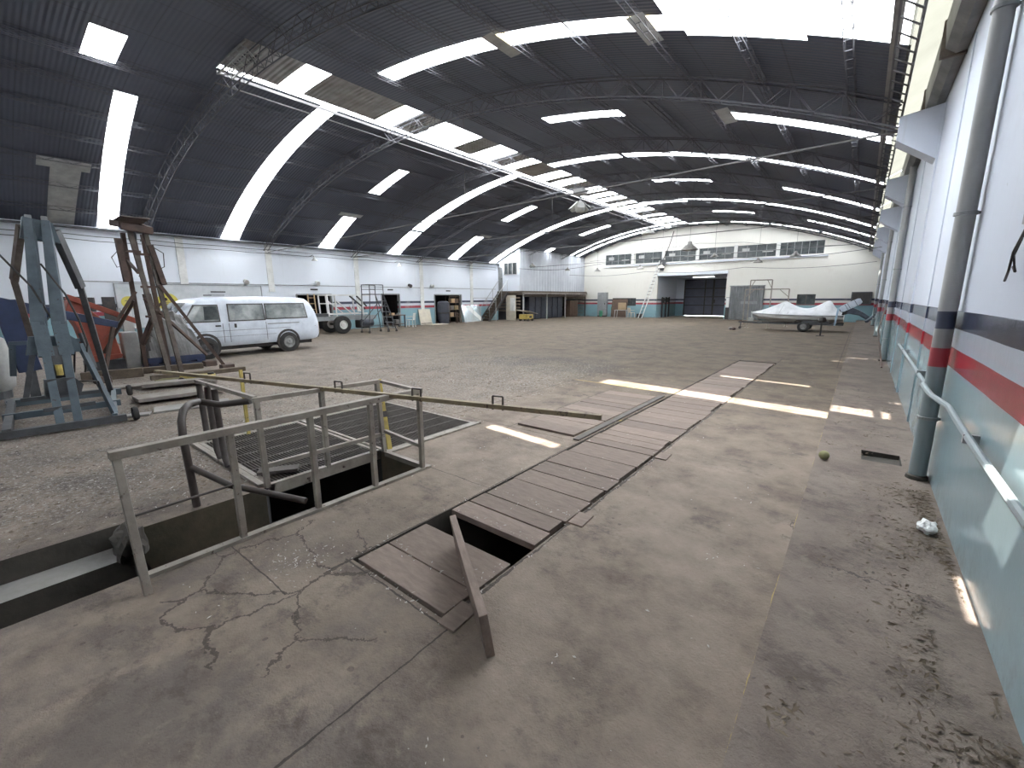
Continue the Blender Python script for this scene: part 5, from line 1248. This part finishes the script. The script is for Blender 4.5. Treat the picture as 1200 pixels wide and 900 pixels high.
def gantry(name,x0,x1,y,h,lab,leg1=True):
    t=thing(name,lab,'frame',(0,y,0))
    for x in (x0,x1): MB().tube([(x,0,0),(x,0,h)],.03,8).build('post',MT['rail'],t)
    MB().tube([(x0,0,h),(x1,0,h)],.03,8).build('top_bar',MT['rail'],t)
    d=(x1-x0)*.22
    for s,x in ((1,x0),(-1,x1)): MB().beam((x,0,h-.45),(x+s*d,0,h),.035).build('knee_brace',MT['rail'],t)
    for x in (x0,x1): MB().box(x-.1,x+.1,-.1,.1,0,.02).build('foot',MT['rail'],t)
gantry('gantry_frame',-5.0,-3.95,27.6,2.62,'tall narrow grey pipe frame standing over the bow of the boat')
gantry('gantry_frame',-5.6,-3.35,29.6,2.15,'wide low grey pipe frame behind the bow of the boat')
for (x,y,lab) in ((-5.35,25.4,'small grey stone on the floor left of the boat bow'),(-5.15,25.2,'reddish stone on the floor nearest the boat drawbar')):
    tag(lump('stone',MT['concrete'] if 'grey' in lab else MT['rusty'],(x,y,.07),.1,x,2,.3,(1,1,.8)),lab,'stone')

# ------------------------------------------------------------------ hanging lamps
def lamp(x,y,z,r,lab,white=False):
    t=thing('pendant_lamp',lab,'lamp',(x,y,z),group='hanging hall lamps'); mt=MT['lamp_white' if white else 'lamp_shade']; s=r/.2
    MB().lathe([(.2*s,0),(.19*s,.02*s),(.12*s,.09*s),(.06*s,.13*s),(.045*s,.2*s),(.0,.21*s)],n=24).build('shade',mt,t,True)
    MB().lathe([(0,-.03*s),(.04*s,-.02*s),(.05*s,.03*s),(.03*s,.08*s),(0,.09*s)],n=14).build('bulb',MT['white'],t,True)
    MB().tube([(0,0,.2*s),(0,0,zr(x)-z-.15)],.006,5).build('cord',MT['wire'],t)
lamp(-17.26,23.8,3.75,.22,'small grey pendant lamp before the office, nearest the stairs')
lamp(-17.45,28.5,3.72,.22,'second small grey pendant lamp before the office cladding')
lamp(-14.98,28.5,3.55,.24,'grey pendant lamp at the right end of the office cladding')
lamp(-11.84,28.5,3.58,.24,'grey pendant lamp below the high windows left of the ladder')
lamp(-10.41,28.5,3.58,.24,'grey pendant lamp just right of the ladder top')
lamp(-4.9,28.5,3.62,.25,'grey pendant lamp above the boat bow')
lamp(-2.7,24.6,3.55,.24,'grey pendant lamp hanging nearest the right corner')
lamp(-5.85,19.1,3.62,.34,'large dark cone pendant lamp in the middle of the hall')
lamp(-6.1,24.0,3.7,.2,'small grey pendant lamp below the fifth high window')
lamp(-7.63,19.1,4.42,.3,'white bell pendant lamp close under the ridge near the far wall',True)
t=thing('high_bay_lamp','large white petal-shaped lamp hanging from a square box under the roof','lamp',(-8.34,14.4,4.9))
MB().lathe([(.14,-.16),(.17,-.1),(.17,.06),(.12,.14),(0,.16)],n=20).build('bulb_housing',MT['lamp_white'],t,True)
m=MB()
for k in range(5):
    a=k*2*pi/5+.3
    c,s_=cos(a),sin(a); m.add([(.1*c-.05*s_,.1*s_+.05*c,.2),(.1*c+.05*s_,.1*s_-.05*c,.2),(.38*c+.14*s_,.38*s_-.14*c,-.06),(.44*c,.44*s_,-.1),(.38*c-.14*s_,.38*s_+.14*c,-.06)],[(0,1,2,3,4)])
o=m.build('petal_shade',MT['lamp_white'],t); s=o.modifiers.new('s','SOLIDIFY'); s.thickness=.012
MB().box(-.2,.2,-.2,.2,.42,.6).build('ballast_box',MT['dirty_white'],t,bevel=.01); MB().tube([(0,0,.14),(0,0,.44)],.03,8).build('stem',MT['dirty_white'],t); MB().tube([(0,0,.58),(0,0,zr(-8.34)-4.9-.2)],.008,5).build('cord',MT['wire'],t)
for (y,lab) in ((11.9,'small grey lamp on a bracket high on the left wall above the truck'),(17.3,'small grey lamp on a bracket high on the left wall above the open doorway')):
    t=thing('wall_lamp',lab,'lamp',(XL,y,3.7)); MB().tube([(0,0,.25),(.35,0,.3),(.5,0,.2)],.015,6).build('bracket',MT['grey_cab'],t); m=MB(); m.lathe([(.16,0),(.15,.02),(.06,.12),(.03,.2),(0,.2)],(.5,0,0),n=18); m.build('shade',MT['lamp_white'],t,True)
for i,(y,z) in enumerate(((8.6,2.6),(12.1,2.62),(18.3,2.6),(20.2,2.6))):
    t=thing('wall_spotlight',['small spotlight on the left wall above the sign board','small spotlight on the left wall above the truck rack','black spotlight on the left wall right of the open doorway','small spotlight on the left wall left of the wide doorway'][i],'lamp',(XL+.02,y,z)); MB().box(0,.05,-.05,.05,-.05,.05).build('mount',MT['grey_cab'],t); MB().cyl((.05,0,0),(.25,.0,-.08),.09,14,r2=.12).build('head',MT['black'] if i==2 else MT['lamp_white'],t)

# ------------------------------------------------------------------ small things on the floor
from mathutils import noise
bm=bmesh.new(); bmesh.ops.create_icosphere(bm,subdivisions=3,radius=.045)
me=bpy.data.meshes.new('ball'); bm.to_mesh(me); bm.free(); me.materials.append(MT['ball']); me.polygons.foreach_set('use_smooth',[True]*len(me.polygons))
o=bpy.data.objects.new('tennis_ball',me); COL.objects.link(o); o.location=(-.12,5.05,.175); tag(o,'old tennis ball on the yellow line of the pavement','ball')
o=lump('crumpled_paper',MT['paper'],(.52,3.85,.165),.06,2,3,.45,(.8,1.2,.7)); tag(o,'crumpled white paper at the foot of the teal wall','paper')
def scatter(name,lab,cat,mat,pts,smin,smax,flat=.3):
    m=MB()
    for (x,y,z) in pts:
        s=random.uniform(smin,smax); a=random.uniform(0,6.28); l=s*random.uniform(.8,2.2)
        c,d_=cos(a),sin(a); h=s*flat*random.random(); bend=s*flat*random.uniform(.3,1)
        m.add([(x-c*l,y-d_*l,z+.001),(x-d_*s*.5,y+c*s*.5,z+bend+.002),(x+c*l,y+d_*l,z+h+.002),(x+d_*s*.5,y-c*s*.5,z+.002)],[(0,1,2),(0,2,3)])
    o=m.build(name,mat); tag(o,lab,cat,None,'stuff'); return o
R_=random
pts=[]
while len(pts)<1500:
    y=R_.uniform(.8,5.2); x=.6-abs(R_.gauss(0,.13))
    if noise.noise(Vector((x*3,y*1.3,0)))+.25*(1 if 2.2<y<4 else 0)>.0 and x>-.15: pts.append((x,y,.13))
for _ in range(60):
    cx,cy=R_.uniform(-.1,.5),R_.uniform(1.2,9)
    for _ in range(R_.randint(2,12)): pts.append((cx+R_.gauss(0,.04),cy+R_.gauss(0,.08),.13))
scatter('leaf_litter','dry brown leaf litter gathered along the foot of the right wall','leaves',MT['litter'],[p for p in pts if -.17<p[0]<.61],.005,.015,.5)
def onfloor(x,y):
    for h in (PIT,STEP,GRATE,GR2): 
        if h[0]-.03<x<h[1]+.03 and h[2]-.03<y<h[3]+.03: return False
    return not (-2.46<x<-1.56 and 1.98<y<2.26)
pts=[]
while len(pts)<9000:
    x=-4.3-abs(R_.gauss(0,3.2)); y=R_.uniform(-1,10)
    if x>-15 and onfloor(x,y) and noise.noise(Vector((x*.8,y*.8,7)))>-.25: pts.append((x,y,0))
scatter('gravel_flakes','pale paint flakes and grit scattered over the floor left of the pit','debris',MT['chips'],pts[:4500],.004,.013,.4)
scatter('leaf_debris','dark crumbs and dry leaves scattered over the floor left of the pit','debris',MT['litter'],pts[4500:],.006,.02,.4)
pts=[]
for _ in range(110):
    cx,cy=R_.uniform(-4.5,-.3),R_.uniform(.5,8)
    n=R_.randint(1,5)
    for _ in range(n): pts.append((cx+R_.gauss(0,.05),cy+R_.gauss(0,.05),0.003))
for _ in range(420):
    y=R_.uniform(1.3,8); x=R_.choice([-2.47,-1.57,-1.57,-3.25])+R_.gauss(0,.03); pts.append((x,y,.004))
for _ in range(140):
    x=R_.uniform(-2.45,-1.6); pts.append((x,R_.choice([1.34,1.63,2.26,2.75])+R_.gauss(0,.03),.004))
for _ in range(120): pts.append((R_.gauss(-2.75,.15),R_.gauss(1.15,.12),.003))
scatter('paint_flakes','white paint flakes scattered over the planks and the concrete in front','debris',MT['chips'],[p for p in pts if onfloor(p[0],p[1])],.003,.009,.5)
